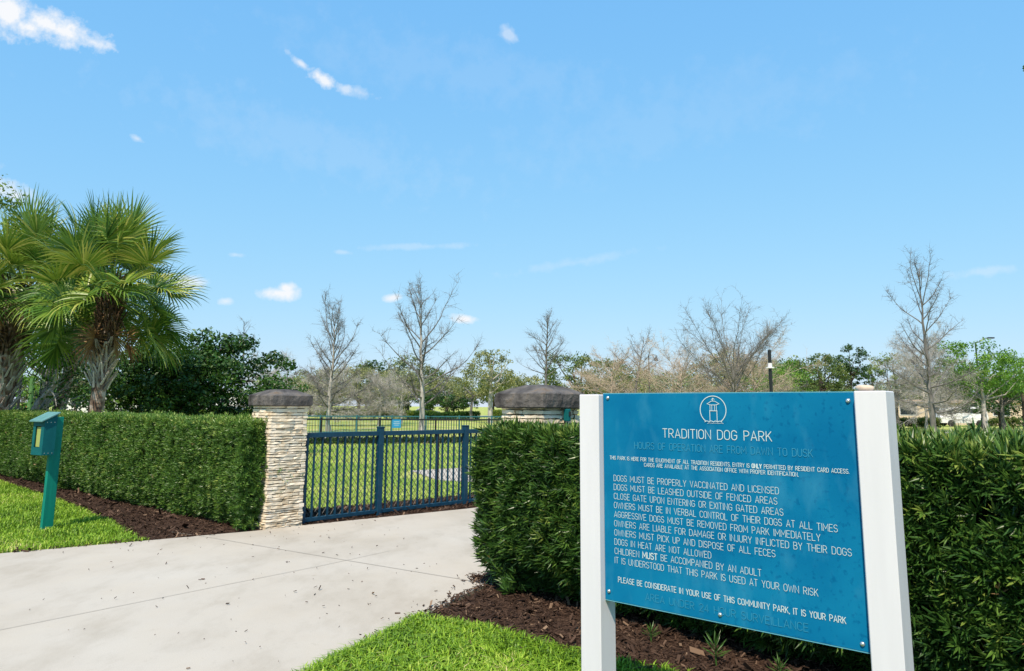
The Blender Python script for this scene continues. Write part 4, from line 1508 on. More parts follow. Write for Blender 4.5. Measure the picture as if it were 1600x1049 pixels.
def bare_tree(name, loc, H, spread, label, seed, n_limb=34, base=.14, r0=.17, mat='bark_grey', lean=(0, 0), low=25, high=62, twigs=7, fork=None, twig_len=.55, group=None, cat='tree', subs=9, shape=.75, curl=.06, top_mat=None):
    """leafless tree: trunk with limbs and fine twigs"""
    rng = np.random.default_rng(seed)
    root = empty(name, loc, 0, label, cat, group)
    tr, br = MB(), MB()
    n = 14
    zs = np.linspace(-.05, H, n)
    t = np.clip(zs / H, 0, 1)
    c = np.stack([lean[0] * t ** 1.4 + np.cumsum(rng.normal(0, H * .005, n)), lean[1] * t + np.cumsum(rng.normal(0, H * .005, n)), zs], 1)
    rad = r0 * (1 - t) ** .9 + .012
    rad[0] *= 1.35
    if fork:
        m_ = t <= fork + .08
        tr.tube(c[m_], np.maximum(rad[m_], r0 * .55), 8)
    else:
        tr.tube(c, rad, 8)
    P, Q, RR = [], [], []
    for i in range(n_limb):
        tt = base + (1 - base) * ((i + rng.uniform(0, 1)) / n_limb) ** 1.15 * .97
        if fork:
            tt = base + (fork - base) * (i / n_limb) ** .8
        p = np.array([np.interp(tt, t, c[:, k]) for k in range(3)])
        az = i * 2.399963 + rng.normal(0, .35)
        rel = (tt - base) / (1 - base) if not fork else (tt - base) / max(.01, fork - base)
        el = R(low + (high - low) * rel + rng.normal(0, 8))
        L = spread / 2 * (1.12 * (1 - rel) ** shape + .10) * rng.uniform(.7, 1.15) / max(.45, math.cos(el))
        if fork:
            L = spread / 2 * rng.uniform(.85, 1.15) / max(.72, math.cos(el)) * (1 - .20 * rel)
        d = np.array([math.cos(az) * math.cos(el), math.sin(az) * math.cos(el), math.sin(el)])
        pts = limb_pts(p, d, L, 7, rng, wob=.10, up=curl)
        lr = max(.012, min(r0 * .45 * (1 - .6 * tt), .028 * L ** .8 + .012)) if not fork else r0 * .22 * rng.uniform(.7, 1)
        br.tube(pts, np.linspace(lr, .006, 8), 5)
        ns = max(3, int(subs * min(1.6, L / 1.5)))
        for k in range(ns):
            q = rng.uniform(.18, 1.0)
            pi = q * 7
            i0 = min(6, int(pi)); fr = pi - i0
            sp = pts[i0] * (1 - fr) + pts[i0 + 1] * fr
            td = pts[i0 + 1] - pts[i0]; td /= np.linalg.norm(td)
            sd_ = td * .75 + rng.normal(0, .55, 3) + np.array([0, 0, .12])
            sl = L * rng.uniform(.16, .40) * (1.15 - .6 * q)
            s_pts = limb_pts(sp, sd_, sl, 3, rng, wob=.18, up=.04)
            br.tube(s_pts, np.linspace(max(.006, lr * .35 * (1 - q * .5)), .004, 4), 3)
            m = rng.integers(max(2, twigs - 3), twigs + 3)
            qq = rng.uniform(0, 3, m)
            ii = np.minimum(2, qq.astype(int)); ff = (qq - ii)[:, None]
            sp_ = s_pts[ii] * (1 - ff) + s_pts[ii + 1] * ff
            dd = (s_pts[ii + 1] - s_pts[ii]); dd /= np.linalg.norm(dd, axis=1)[:, None]
            dd = dd * .6 + rng.normal(0, .6, (m, 3))
            dd /= np.linalg.norm(dd, axis=1)[:, None]
            P.append(sp_); Q.append(sp_ + dd * twig_len * rng.uniform(.4, 1.2, (m, 1))); RR.append(np.full(m, .0068))
    br.cones(np.concatenate(P), np.concatenate(Q), np.concatenate(RR))
    tr.build('trunk', M[mat], root, smooth=True)
    br.build('branches', M[top_mat or mat], root)
    return root


def leafy(name, loc, H, Wd, label, seed, trunk=.3, leaf='leaf_oak', bark='bark_dark', n_clump=60, per=70, ls=.16, cr=.55, flat_=.8, r0=.16, group=None, cat='tree', depth=None, hollow=.55, drop=0.0, gaps=.0, lean=(0, 0), asp=1.8, top_narrow=0.0):
    """tree in leaf: trunk, limbs to clumps of many small leaf faces"""
    rng = np.random.default_rng(seed)
    root = empty(name, loc, 0, label, cat, group)
    th = trunk * H
    ch = H - th + drop
    cz = th - drop + ch / 2
    D = (depth or Wd * .8) / 2
    C_ = []
    tries = 0
    while len(C_) < n_clump and tries < n_clump * 40:
        tries += 1
        v = rng.normal(0, 1, 3); v /= np.linalg.norm(v)
        rr = rng.uniform(hollow, 1.0) ** .7
        x, y, z = v[0] * rr, v[1] * rr, v[2] * rr
        if gaps and vnoise(np.array([[x, y, z]]), 2.1, seed)[0] < gaps:
            continue
        k = 1 - top_narrow * max(0, (z + .2))
        jit = 1 + .3 * (vnoise(np.array([[x, y, z]]), 1.6, seed + 5)[0] - .5)
        C_.append((x * Wd / 2 * k * jit + lean[0], y * D * k * jit + lean[1], cz + z * ch / 2 * jit * (flat_ if z < 0 else 1)))
    C_ = np.array(C_)
    tr = MB()
    top = np.array([lean[0] * .6, lean[1] * .6, th + ch * .35])
    tp = np.array([[0, 0, -.05], [rng.normal(0, .04) * H * .3, 0, th * .5], [lean[0] * .3, lean[1] * .3, th], top])
    tr.tube(tp, [r0 * 1.25, r0, r0 * .8, r0 * .35], 7)
    for i in rng.choice(len(C_), min(len(C_), 16), replace=False):
        q = rng.uniform(.45, 1)
        s = tp[2] * (1 - q) + tp[3] * q if rng.uniform() < .6 else tp[2]
        e = C_[i]
        m = s * .5 + e * .5 + rng.normal(0, .05 * Wd, 3)
        tr.tube([s, m, e], [r0 * .42, r0 * .25, r0 * .07], 5)
    tr.build('trunk', M[bark], root, smooth=True)
    cr_ = MB()
    n = len(C_) * per
    ci = np.repeat(np.arange(len(C_)), per)
    cs = rng.uniform(.55, 1.3, len(C_))[ci][:, None]
    g = rng.normal(0, 1, (n, 3))
    g /= np.linalg.norm(g, axis=1)[:, None]
    g *= rng.uniform(.15, 1.0, (n, 1)) ** .55
    P = C_[ci] + g * cs * cr * np.array([[1.15, 1.15, .75]])
    N = g * .6 + rng.normal(0, .6, (n, 3)) + np.array([[0, 0, .5]])
    T = np.array([(-.5, 0, 0), (0, -.5 / asp, .06), (.5, 0, 0), (0, .5 / asp, .06)])
    var = np.clip(rng.beta(2.2, 2.2, len(C_))[ci] * .65 + rng.beta(2, 2, n) * .35 + .12 * g[:, 2], 0, 1)
    cr_.inst(T, [(0, 1, 2, 3)], P, frames(N, rng), ls * rng.uniform(.6, 1.4, n), 0, var)
    cr_.build('crown', M[leaf], root)
    return root


# --- bare trees that stand out against the sky
bare_tree('bare_tree', (-11.6, 48, 0), 7.0, 5.0, 'bare pale tree with a narrow top nearest the left pillar', 101, n_limb=34, base=.16, r0=.15, low=16, high=62, mat='bark_pale', subs=9, twigs=8, shape=.6, curl=.10, top_mat='bark_grey')
bare_tree('bare_tree', (-5.35, 45, 0), 8.0, 6.4, 'tall bare tree with long wide limbs above the fence middle', 103, n_limb=26, base=.20, r0=.17, low=18, high=60, mat='bark_pale', subs=9, twigs=7, shape=.6, curl=.10, top_mat='bark_grey')
bare_tree('bare_tree', (3.3, 70, 0), 9.9, 4.9, 'thin bare tree rising straight above the right pillar cap', 107, n_limb=34, base=.45, r0=.16, low=30, high=55, mat='bark_grey', subs=7, twigs=5)
bare_tree('bare_tree', (9.6, 60, 0), 7.2, 4.6, 'crooked sparse bare tree between the pillar and the spreading bare tree', 109, n_limb=13, base=.55, r0=.14, low=25, high=55, mat='bark_grey', lean=(1.2, 0), subs=7, twigs=4)
bare_tree('bare_tree', (14.7, 50, 0), 7.2, 8.8, 'wide spreading bare tree right above the sign', 113, n_limb=24, base=.30, r0=.20, low=8, high=76, mat='bark_grey', fork=.56, subs=16, twigs=8, curl=.05)
bare_tree('bare_tree', (26.6, 47, 0), 10.4, 7.2, 'tallest bare tree just right of the sign', 127, n_limb=26, base=.13, r0=.16, low=4, high=60, mat='bark_grey', subs=10, twigs=7, shape=.70, curl=.08)
bare_tree('bare_tree', (-21.9, 60, 0), 8.3, 2.2, 'slight bare treetop behind the dark shrub', 131, n_limb=18, base=.55, r0=.09, mat='bark_grey', subs=5, twigs=4)
# --- low twiggy trees
TW = 'low twiggy trees in front of the tree line'
for i, (x, y, H_, W_, lab, m_) in enumerate((
        (8.4, 62, 4.6, 8.4, 'tan tangled leafless tree behind the left white post', 'bark_tan'), (13.2, 58, 4.3, 9.6, 'tan tangle of bare twigs behind the sign emblem', 'bark_tan'),
        (18.2, 56, 4.4, 8.4, 'pale tangled tree under the dark lamp pole', 'bark_tan'), (-14.6, 60, 3.4, 5.0, 'grey twiggy tree behind the bare tree nearest the left pillar', 'bark_pale'),
        (-10.9, 62, 3.4, 4.4, 'grey twiggy tree between the two bare trees over the fence', 'bark_pale'), (34.2, 62, 6.6, 7.0, 'hazy grey twiggy tree left of the tallest bare tree', 'bark_pale'),
        (31.5, 56, 5.2, 6.4, 'hazy grey twiggy tree behind the tallest bare tree', 'bark_pale'), (-21.5, 66, 4.4, 5.5, 'thin grey twiggy tree over the left pillar cap', 'bark_pale'))):
    bare_tree('twiggy_tree', (x, y, 0), H_, W_, lab, 200 + i * 7, n_limb=40, base=.30, r0=.12, low=-12, high=40, mat=m_, subs=13, twigs=11, twig_len=.6, group=TW, shape=.22, curl=.02)

# --- trees in leaf
leafy('oak_tree', (-2.05, 75, 0), 7.5, 6.4, 'green oak with a pale trunk left of the right pillar cap', 301, trunk=.38, leaf='leaf_olive', bark='bark_pale', n_clump=60, per=60, ls=.20, cr=.62, r0=.24, gaps=.34, top_narrow=.25)
leafy('oak_tree', (-4.4, 84, 0), 5.2, 5.0, 'rounded olive oak behind the pale trunked oak', 303, trunk=.4, leaf='leaf_olive', bark='bark_grey', n_clump=50, per=50, ls=.2, cr=.55, r0=.16, gaps=.3)
leafy('oak_tree', (-10.2, 70, 0), 4.9, 4.9, 'olive oak with a slim grey trunk between two bare trees', 305, trunk=.42, leaf='leaf_olive', bark='bark_pale', n_clump=50, per=60, ls=.18, cr=.5, r0=.13, gaps=.25)
leafy('oak_tree', (-17.3, 85, 0), 5.9, 8.4, 'broad olive green oak behind the bare tree by the pillar', 307, trunk=.3, leaf='leaf_olive', n_clump=80, per=60, ls=.24, cr=.7, r0=.2, gaps=.2)
leafy('oak_tree', (7.3, 85, 0), 7.9, 8.2, 'dark green oak rising left of the sign top', 309, trunk=.3, leaf='leaf_oak', n_clump=90, per=60, ls=.24, cr=.75, r0=.25, gaps=.25)
leafy('oak_tree', (11.8, 88, 0), 7.5, 6.8, 'dark green oak above the left end of the sign', 311, trunk=.3, leaf='leaf_oak', n_clump=70, per=60, ls=.24, cr=.7, r0=.22, gaps=.28)
leafy('oak_tree', (23.4, 80, 0), 7.7, 8.4, 'grey green leafy tree behind the spreading bare tree', 313, trunk=.28, leaf='leaf_olive', n_clump=80, per=60, ls=.24, cr=.75, r0=.2, gaps=.25)
leafy('oak_tree', (35.4, 85, 0), 8.0, 6.6, 'olive green oak with a dark trunk left of the pines', 315, trunk=.36, leaf='leaf_oak', n_clump=70, per=60, ls=.24, cr=.65, r0=.2, gaps=.33)
leafy('leafy_tree', (30.2, 80, 0), 6.7, 4.6, 'bright green tree right of the dark lamp pole', 317, trunk=.25, leaf='leaf_lime', n_clump=50, per=60, ls=.22, cr=.6, r0=.15, gaps=.2)
leafy('pine_tree', (50.2, 110, 0), 11.2, 6.4, 'tallest dark pine with a round open crown above the sign', 319, trunk=.48, leaf='leaf_pine', n_clump=48, per=55, ls=.32, cr=.72, r0=.22, gaps=.38, hollow=.4)
leafy('pine_tree', (54.4, 112, 0), 8.7, 4.6, 'smaller pine with layered tufts right of the tallest pine', 321, trunk=.42, leaf='leaf_pine', n_clump=22, per=50, ls=.3, cr=.55, r0=.14, gaps=.4, hollow=.3)
leafy('pine_tree', (52.1, 116, 0), 7.3, 3.6, 'short pine between the two taller pines', 323, trunk=.45, leaf='leaf_pine', n_clump=18, per=50, ls=.3, cr=.5, r0=.12, gaps=.4, hollow=.3)
leafy('pine_tree', (-20.0, 110, 0), 8.5, 3.8, 'dark pine tip showing between the bare trees on the left', 325, trunk=.4, leaf='leaf_pine', n_clump=30, per=55, ls=.3, cr=.6, r0=.14, gaps=.3)
leafy('shrub', (39.2, 92, 0), 4.9, 9.0, 'rounded dark green shrub below the pines', 327, trunk=.12, leaf='leaf_oak', n_clump=80, per=60, ls=.24, cr=.7, r0=.12, cat='shrub')
leafy('leafy_tree', (35.4, 56, 0), 7.0, 6.6, 'lime green tree with a pale trunk by the street lamp', 329, trunk=.34, leaf='leaf_lime', bark='bark_pale', n_clump=90, per=70, ls=.18, cr=.6, r0=.17, gaps=.22, hollow=.35)
leafy('leafy_tree', (39.4, 60, 0), 6.4, 6.6, 'lime green tree at the right edge before the far palm', 331, trunk=.3, leaf='leaf_lime', bark='bark_grey', n_clump=84, per=70, ls=.18, cr=.6, r0=.15, gaps=.2, hollow=.35)
leafy('leafy_tree', (33.0, 64, 0), 7.0, 6.0, 'thin leafed tree left of the street lamp', 333, trunk=.34, leaf='leaf_bush', bark='bark_grey', n_clump=40, per=55, ls=.17, cr=.5, r0=.14, gaps=.4, hollow=.35)
leafy('shrub', (43.0, 66, 0), 3.2, 7.0, 'dark low tree mass under the lime trees', 335, trunk=.35, leaf='leaf_dark', n_clump=60, per=60, ls=.2, cr=.55, r0=.12, cat='shrub')
leafy('clipped_tree', (-7.6, 90, 0), 3.0, 7.4, 'row of dark flat topped clipped trees beyond the lawn', 337, trunk=.42, leaf='leaf_dark', n_clump=90, per=60, ls=.2, cr=.42, r0=.1, flat_=1, depth=3, cat='tree')
leafy('shrub', (-15.7, 95, 0), 3.6, 6.2, 'dark shrub with yellow green tips behind the low hedge', 339, trunk=.08, leaf='leaf_bush', n_clump=70, per=60, ls=.22, cr=.5, r0=.1, cat='shrub')
leafy('oak_tree', (-35.3, 118, 0), 6.0, 8.0, 'dark olive tree behind the lamp over the left pillar', 341, trunk=.25, leaf='leaf_oak', n_clump=70, per=55, ls=.3, cr=.75, r0=.2, gaps=.2)
leafy('oak_tree', (-29.0, 108, 0), 5.0, 7.0, 'pale olive tree just right of the left pillar cap', 343, trunk=.25, leaf='leaf_olive', n_clump=60, per=55, ls=.28, cr=.7, r0=.2, gaps=.2)
leafy('shrub', (-40.5, 62, 0), 4.2, 6.4, 'bright green bush seen under the leaning grey limbs', 345, trunk=.1, leaf='leaf_lime', n_clump=60, per=60, ls=.2, cr=.55, r0=.1, cat='shrub')

MIDG = 'soft green trees between the lawn and the tree line'
for i, (px_, D_, H_, W_, lf_, lab) in enumerate((
        (452, 92, 5.0, 7.5, 'leaf_olive', 'soft olive tree just above the left pillar cap'), (520, 90, 5.9, 7.0, 'leaf_olive', 'olive tree behind the bare tree nearest the left pillar'),
        (640, 96, 6.0, 8.0, 'leaf_far', 'pale green tree between the two bare trees over the fence'), (700, 98, 5.6, 7.5, 'leaf_olive', 'olive tree behind the tall wide limbed bare tree'),
        (825, 92, 5.4, 7.0, 'leaf_olive', 'olive tree rising behind the right pillar cap'), (985, 82, 6.0, 7.5, 'leaf_olive', 'olive tree behind the crooked sparse bare tree'),
        (1060, 78, 5.6, 7.0, 'leaf_far', 'pale green tree left of the spreading bare tree'), (1205, 76, 6.1, 6.5, 'leaf_lime', 'fresh green tree beside the dark lamp pole'),
        (1400, 96, 5.2, 7.0, 'leaf_far', 'pale green tree left of the tallest bare tree'), (1475, 88, 6.4, 7.0, 'leaf_olive', 'olive tree right of the tallest bare tree'))):
    leafy('leafy_tree', ((px_ - 800) / 1155 * D_ * .99, D_, 0), H_, W_, lab, 600 + i, trunk=.26, leaf=lf_, bark='bark_grey', n_clump=64, per=60, ls=.23, cr=.72, r0=.16, gaps=.22, group=MIDG)

# --- the dark spreading tree behind the left hedge, and its leaning limbs
root = leafy('shade_tree', (-10.75, 24, 0), 4.0, 8.5, 'dense dark green spreading tree behind the palms', 347, trunk=.22, leaf='leaf_dark', bark='bark_dark', n_clump=360, per=95, ls=.12, cr=.44, r0=.16, depth=4.4, hollow=.12, drop=.35, flat_=1, asp=1.7, top_narrow=.10)
rg = np.random.default_rng(8)
mb = MB(); tw = MB()
ends = []
for (dx, dz, L_, r_0) in ((.80, .60, 1.75, .10), (.70, .72, 1.9, .06), (.55, .85, 1.9, .05), (.88, .42, 1.5, .045), (.35, .95, 2.2, .06)):
    pts = limb_pts(np.array([.05, 0, .95]), np.array([dx, rg.normal(0, .15), dz]), L_, 7, rg, wob=.10)
    mb.tube(pts, np.linspace(r_0, r_0 * .4, 8), 7)
    ends.append(pts[-1])
    for q in range(5):
        i0 = rg.integers(2, 7)
        sp = limb_pts(pts[i0], (pts[i0] - pts[i0 - 1]) * 3 + rg.normal(0, .4, 3), rg.uniform(.5, 1.1), 4, rg, wob=.2)
        mb.tube(sp, np.linspace(r_0 * .3, .006, 5), 4)
        ends.append(sp[-1])
mb.tube([(-.1, 0, -.05), (-.03, 0, .5), (.05, 0, .97)], [.17, .14, .12], 8)
root = empty('leaning_tree', (-11.75, 18.0, 0), 0, 'grey barked tree with smooth limbs leaning right beside the left edge palm', 'tree')
mb.build('trunk', M['bark_pale'], root, smooth=True)
C_ = np.array(ends)
n = len(C_) * 34
ci = np.repeat(np.arange(len(C_)), 34)
P = C_[ci] + rg.normal(0, .22, (n, 3))
T = np.array([(-.5, 0, 0), (0, -.28, .06), (.5, 0, 0), (0, .28, .06)])
mb = MB()
mb.inst(T, [(0, 1, 2, 3)], P, frames(rg.normal(0, .6, (n, 3)) + np.array([[0, 0, .4]]), rg), .09 * rg.uniform(.6, 1.3, n), 0, rg.beta(2, 2, n))
mb.build('crown', M['leaf_dark'], root)
leafy('leafy_tree', (-22.6, 30, 0), 11.2, 6.0, 'tall leafy tree whose top shows above the left palms', 349, trunk=.5, leaf='leaf_bush', bark='bark_grey', n_clump=90, per=70, ls=.16, cr=.6, r0=.22, gaps=.35, top_narrow=.3)
leafy('leafy_tree', (-16.8, 27, 0), 7.2, 5.4, 'olive leafed tree filling the space behind the palm crowns', 351, trunk=.35, leaf='leaf_oak', bark='bark_grey', n_clump=90, per=70, ls=.14, cr=.55, r0=.18, gaps=.2)

# --- far palm at the right edge
def small_palm(loc, H, label, seed):
    rng = np.random.default_rng(seed)
    root = empty('palm_tree', loc, 0, label, 'palm tree')
    mb = MB()
    mb.tube([(0, 0, 0), (.05, 0, H * .5), (0, 0, H)], [.2, .16, .15], 8)
    mb.build('trunk', M['bark_dark'], root, smooth=True)
    mb = MB()
    for i in range(22):
        f_ = (i + .5) / 22
        el = R(75) - R(125) * f_
        az = i * 2.4
        d = np.array([math.cos(az) * math.cos(el), math.sin(az) * math.cos(el), math.sin(el)])
        frond_mesh(mb, np.array([0, 0, H]) + d * .1, d, .6, .8, rng, nseg=16, tint=.25)
    mb.build('crown', [M['palm_leaf'], M['palm_leaf']], root)


small_palm((42.5, 62, 0), 4.9, 'dark palm among the lime trees at the right edge', 5)

# --- tree line behind everything: a few grown once, then copied
FAR = 'distant trees of the tree line'
protos = []
for i, (hh, ww, lf) in enumerate(((6.5, 9, 'leaf_far'), (8.0, 8, 'leaf_far'), (5.4, 10, 'leaf_olive'), (7.2, 7, 'leaf_oak'))):
    protos.append(leafy('distant_tree', (0, 0, 0), hh, ww, 'indistinct grey green tree in the line closing off the park', 400 + i, trunk=.22, leaf=lf, n_clump=64, per=46, ls=.36, cr=.95, r0=.2, group=FAR, gaps=.15))
rr = random.Random(12)
used = set()
xs = []
for k in range(42):
    ang = -.62 + 1.42 * k / 41 + rr.uniform(-.012, .012)
    D_ = rr.uniform(112, 150)
    if -.47 < ang < -.29:
        D_ = rr.uniform(185, 215)
    if .44 < ang < .52:
        D_ = rr.uniform(230, 260)
    xs.append((D_ * ang, D_))
for k, (x, y) in enumerate(xs):
    p = rr.randrange(4)
    if p in used:
        o = copy_tree(protos[p])
    else:
        o = protos[p]
        used.add(p)
    o.location = (x, y, 0)
    o.rotation_euler = (0, 0, rr.uniform(0, 6.28))
    s_ = rr.uniform(.95, 1.3) * (.8 if y > 170 else 1)
    o.scale = (s_, s_, s_ * rr.uniform(.85, 1.1))
for p in range(4):
    if p not in used:
        protos[p].location = (-60 + p * 30, 160, 0)

# overhanging twigs of a tree standing outside the frame on the right
rg = np.random.default_rng(44)
root = empty('overhanging_tree', (11.2, 9.2, 0), 0, 'dark leafy twig tips poking in at the upper right edge', 'tree')
mb = MB()
mb.tube([(0, 0, -.05), (.05, .1, 2.2), (-.1, 0, 4.4), (-.2, .1, 7.2)], [.24, .2, .16, .06], 9)
tips = []
for (tx, ty, tz, z0_) in ((-4.55, -.2, 5.98, 4.2), (-4.58, -.2, 5.20, 3.8)):
    pts = np.array([(0, 0, z0_), (-1.6, .0, z0_ * .55 + tz * .45 + .2), (-3.2, -.1, tz - .08), (tx, ty, tz)])
    mb.tube(pts, [.06, .035, .015, .005], 6)
    tips.append(pts[-1]); tips.append(pts[-1] + np.array([.12, 0, -.05]))
for k in range(60):
    a, e = rg.uniform(0, 6.28), rg.uniform(-.1, 1.2)
    s = np.array([-.1, 0, rg.uniform(3.4, 7.0)])
    t_ = s + np.array([math.cos(a) * math.cos(e), math.sin(a) * math.cos(e), math.sin(e)]) * rg.uniform(1.2, 3.0)
    if t_[0] < -3.2:
        continue
    mb.tube([s, s * .5 + t_ * .5 + rg.normal(0, .1, 3), t_], [.04, .02, .006], 5)
    for q in range(5):
        tips.append(t_ + rg.normal(0, .25, 3))
mb.build('trunk', M['bark_dark'], root, smooth=True)
C_ = np.array(tips)
ci = np.repeat(np.arange(len(C_)), 40)
n = len(ci)
sc_ = np.where(ci < 4, .035, .22)[:, None]
P = C_[ci] + rg.normal(0, 1, (n, 3)) * sc_
mb = MB()
mb.inst(T, [(0, 1, 2, 3)], P, frames(rg.normal(0, .6, (n, 3)) + np.array([[0, 0, .4]]), rg), np.where(ci < 4, .05, .09) * rg.uniform(.6, 1.3, n), 0, rg.beta(2, 2, n))
mb.build('crown', M['leaf_dark'], root)

# ================================================================== low clipped rows far away
def low_row(a, b, h_, d_, leafm, label, seed, n):
    r = np.random.default_rng(seed)
    a, b = np.array(a), np.array(b)
    mb = MB()
    t = r.uniform(0, 1, n)
    L = np.linalg.norm(b - a)
    x = (b - a) / L
    y = np.array([-x[1], x[0]])
    P = a + (b - a) * t[:, None] + y * r.uniform(-d_ / 2, d_ / 2, (n, 1))
    hh = h_ * (.85 + .3 * vnoise(np.stack([t * L, t * 0], 1), .7, seed))
    P3 = np.concatenate([P, (hh * r.uniform(0, 1, n) ** .6)[:, None]], 1)
    T, F = leaf_template(7, .26, .08, 1.1, seed)
    mb.inst(T, F, P3, frames(np.array([[0, 0, 1.0]]) + r.normal(0, .5, (n, 3)), r), None, 0, r.beta(2, 2.4, n) * .7 + .3 * (P3[:, 2] / h_))
    return tag(mb.build('low_hedge', M[leafm]), label, 'hedge')


low_row((-26.5, 102), (-19.0, 100), .95, 1.6, 'leaf_bush', 'low yellow green hedge strip right of the left pillar cap', 501, 900)
low_row((-18.5, 96), (-9.6, 93), 1.0, 1.6, 'leaf_bush', 'low dark green hedge strip below the yellow tipped shrub', 503, 1100)
low_row((-7.6 - 3.4, 86), (-7.6 + 4.0, 86), .85, 1.4, 'leaf_dark', 'low hedge strip under the dark clipped trees', 505, 900)
low_row((-2.0, 84), (2.4, 84), 1.2, 1.6, 'leaf_bush', 'low hedge strip left of the right pillar', 506, 600)
low_row((31.5, 68), (38.0, 66.5), .7, 1.3, 'leaf_oak', 'low hedge strip just right of the sign across the lawn', 507, 800)
low_row((44.5, 70), (58, 68), .8, 1.4, 'leaf_oak', 'low hedge strip at the right edge before the beige wall', 509, 1100)
low_row((-48, 96), (-30.5, 97), .8, 1.6, 'leaf_bush', 'low yellow green hedge strip in front of the parked cars', 511, 1500)

# ================================================================== lamps and poles
def lamp(loc, H, arm, label, mat='dark_metal', lantern=True, r=.07):
    root = empty('street_lamp', loc, 0, label, 'street lamp', None)
    mb = MB()
    mb.tube([(0, 0, 0), (0, 0, .9), (0, 0, .95), (0, 0, H)], [r * 1.6, r * 1.5, r, r * .75], 10, cap=True)
    mb.build('pole', M[mat], root, smooth=False)
    mb = MB()
    if lantern:
        mb.tube([(0, 0, H - .1), (arm * .5, 0, H + .05), (arm, 0, H)], [.03, .03, .025], 6)
        mb.build('arm', M[mat], root)
        mb = MB()
        mb.tube([(arm, 0, H), (arm, 0, H - .12), (arm, 0, H - .3), (arm, 0, H - .55), (arm, 0, H - .58)], [.03, .06, .12, .24, .20], 10, cap=True)
        mb.build('lantern', M[mat], root)
    else:
        mb.tube([(0, 0, H - .05), (arm * .35, 0, H + .05), (arm * .6, 0, H + .35), (arm, 0, H + .42)], [.06, .05, .045, .04], 6)
        mb.build('arm', M[mat], root)
        mb = MB()
        mb.box((arm - .05, -.16, H + .36), (arm + .55, .16, H + .48), 0, .5, None, bev=.03)
        mb.build('lamp_head', M[mat], root)
    return root


lamp((-30.1, 100, 0), 6.2, 1.1, 'thin hooked lamp over the left stone pillar')
lamp((13.9, 75, 0), 6.9, .75, 'hooked lamp just left of the spreading bare tree')
lamp((44.0, 70, 0), 8.0, 1.25, 'tall grey street lamp with a bent arm at the right', 'black_metal', lantern=False, r=.09)
root = empty('lamp_pole', (10.46, 30, 0), 0, 'black pole with a white band standing above the sign', 'pole')
mb = MB(); mb.tube([(0, 0, 0), (0, 0, 3.96)], .07, 12, cap=True); mb.build('pole', M['black_metal'], root)
mb = MB(); mb.tube([(0, 0, 3.27), (0, 0, 3.43)], .085, 12, cap=True); mb.tube([(0, 0, 3.22), (0, 0, 3.27)], .17, 12, cap=True); mb.build('band', M['white_paint'], root)
mb = MB(); mb.tube([(0, 0, -.05), (0, 0, 2.6)], [.10, .09], 10, cap=True)
o = tag(mb.build('utility_post', pmat('post_green', [(.05, .14, .04), (.10, .22, .07)], scale=4)), 'green round post behind the hedge left of the dispenser', 'post'); o.location = (-19.6, 30.5, 0)
mb = MB(); mb.tube([(0, 0, -.05), (0, 0, 3.6)], [.055, .05], 10, cap=True)
o = tag(mb.build('utility_post', M['black_metal']), 'thin dark post between the grey limbs at far left', 'post'); o.location = (-20.4, 31, 0)
mb = MB(); mb.tube([(0, 0, -.05), (0, 0, 2.8)], [.05, .045], 8, cap=True)
o = tag(mb.build('utility_post', M['white_paint']), 'thin white post in front of the parked cars', 'post'); o.location = (-42.6, 100, 0)

# ================================================================== vehicles, bins, buildings far away
def car(loc, rz, col, label, van=False):
    root = empty('parked_car', loc, rz, label, 'car')
    prof = [(-2.15, .35), (-2.2, .75), (-1.95, .92), (-1.2, .98), (-.55, 1.42), (.75, 1.45), (1.55, 1.0), (2.1, .88), (2.2, .6), (2.15, .35)]
    if van:
        prof = [(-2.3, .35), (-2.35, .9), (-2.2, 1.15), (-1.5, 1.9), (2.1, 1.95), (2.25, 1.0), (2.25, .35)]
    mb = MB()
    n = len(prof)
    cx, cz = 0, .8
    ring = []
    for y, k in ((-.86, .94), (-.80, 1.0), (.80, 1.0), (.86, .94)):
        ring.append([(x * (k if abs(x) > 2 else 1), y * (.86 if z > 1.1 else 1), .35 + (z - .35) * (.97 if k < 1 else 1)) for x, z in prof])
    A = np.array(ring)
    f = []
    for r_i in range(3):
        for q in range(n):
            q2 = (q + 1) % n
            f.append((r_i * n + q, r_i * n + q2, (r_i + 1) * n + q2, (r_i + 1) * n + q))
    mb.add(A.reshape(-1, 3), f)
    for e in (0, 3):
        c0 = mb.n
        mb.add([(cx, A[e, 0, 1], cz)], np.zeros((0, 3), int))
        mb.f.append(np.array([(c0, c0 - 4 * n - (0 if e == 0 else 1) + e * n + q, c0 - 4 * n - (0 if e == 0 else 1) + e * n + (q + 1) % n) for q in range(n)]))
        mb.m.append(np.zeros(n, np.int32))
    mb.build('body', flat('car_paint', col, .3), root)
    for s in (-1, 1):
        mb = MB()
        w = [(-1.0, .98), (-.5, 1.36), (.7, 1.38), (1.35, 1.0)] if not van else [(-1.75, 1.2), (-1.35, 1.75), (1.9, 1.78), (2.0, 1.2)]
        mb.add([(x, s * (.88 if z < 1.1 else .80), z) for x, z in w], [(0, 1, 2, 3)])
        mb.build('side_window', M['glass_dark'], root)
        for x in (-1.35, 1.35):
            mb = MB()
            mb.tube([(x, s * .74, .33), (x, s * .90, .33)], .33, 14, cap=True)
            mb.build('wheel', M['tyre'], root)
    return root


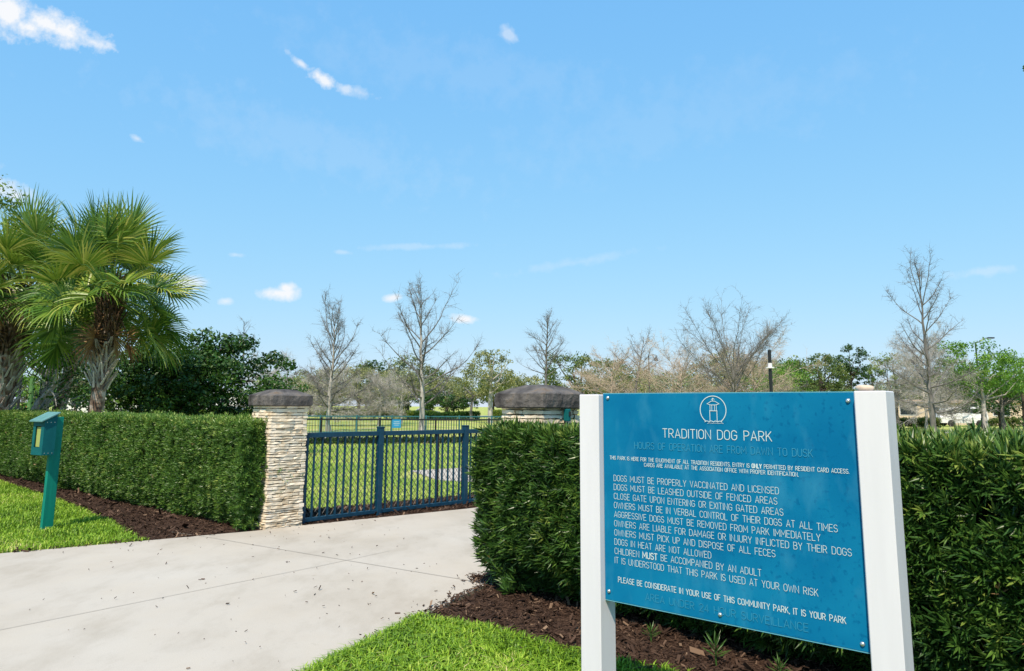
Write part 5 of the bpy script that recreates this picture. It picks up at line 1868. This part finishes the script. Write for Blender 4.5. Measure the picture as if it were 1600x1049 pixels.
car((-46.0, 104, 0), .1, (.72, .73, .74), 'white car parked left of the dark bin behind the hedge')
car((-40.2, 106, 0), .1, (.70, .71, .73), 'white car parked right of the dark bin')
car((-37.0, 107, 0), .1, (.10, .12, .15), 'dark car parked close to the left stone pillar')
car((-11.5, 99, 0), .15, (.66, .69, .74), 'white car glimpsed behind the dark clipped trees')
car((-43.5, 66, 0), .3, (.62, .11, .03), 'orange red car seen under the leaning grey limbs')
car((45.6, 76, 0), -.1, (.72, .73, .74), 'white van parked before the beige wall at the right', van=True)
root = empty('waste_bin', (-41.2, 98.5, 0), 0, 'black square waste bin on the far kerb', 'bin')
mb = MB(); mb.box((-.55, -.5, 0), (.55, .5, 1.35), bev=.06); mb.build('bin_body', M['black_metal'], root)
mb = MB(); mb.box((-.6, -.55, 1.352), (.6, .55, 1.5), bev=.05); mb.build('lid', M['dark_metal'], root)


def building(loc, rz, L, Dp, H, wall, roofc, label, nwin, rows=1):
    root = empty('building', loc, rz, label, 'building')
    wm = pmat('wall_render', [tuple(c * .9 for c in wall), wall], scale=1.5, rough=.9)
    mb = MB(); mb.box((-L / 2, 0, 0), (L / 2, Dp, H)); mb.build('wall', wm, root)
    mb = MB(); mb.box((-L / 2 - .3, -.3, H + .003), (L / 2 + .3, Dp + .3, H + .35), bev=.05); mb.build('roof', flat('roof_sheet', roofc, .7), root)
    for r_i in range(rows):
        for i in range(nwin):
            x = -L / 2 + L * (i + .5) / nwin
            mb = MB(); w2 = L / nwin * .28
            z0_ = 1.0 + r_i * 3.0
            mb.box((x - w2, -.04, z0_), (x + w2, -.002, z0_ + 1.4)); wo = mb.build('window', M['white_paint'], root)
            mb = MB(); mb.box((x - w2 + .08, -.06, z0_ + .08), (x + w2 - .08, -.042, z0_ + 1.32)); mb.build('pane', M['glass_dark'], wo)
    return root


building((-62, 135, 0), .12, 34, 10, 3.6, (.66, .68, .70), (.62, .64, .66), 'long low white building behind the left hedge and dark tree', 12)
building((-45.5, 132, 0), .12, 5.5, 8, 4.2, (.36, .52, .66), (.5, .6, .7), 'light blue building end left of the left pillar cap', 3)
building((48.0, 84, 0), -.08, 30, 9, 2.4, (.58, .47, .36), (.40, .30, .24), 'low beige building behind the trees at the right edge', 9)
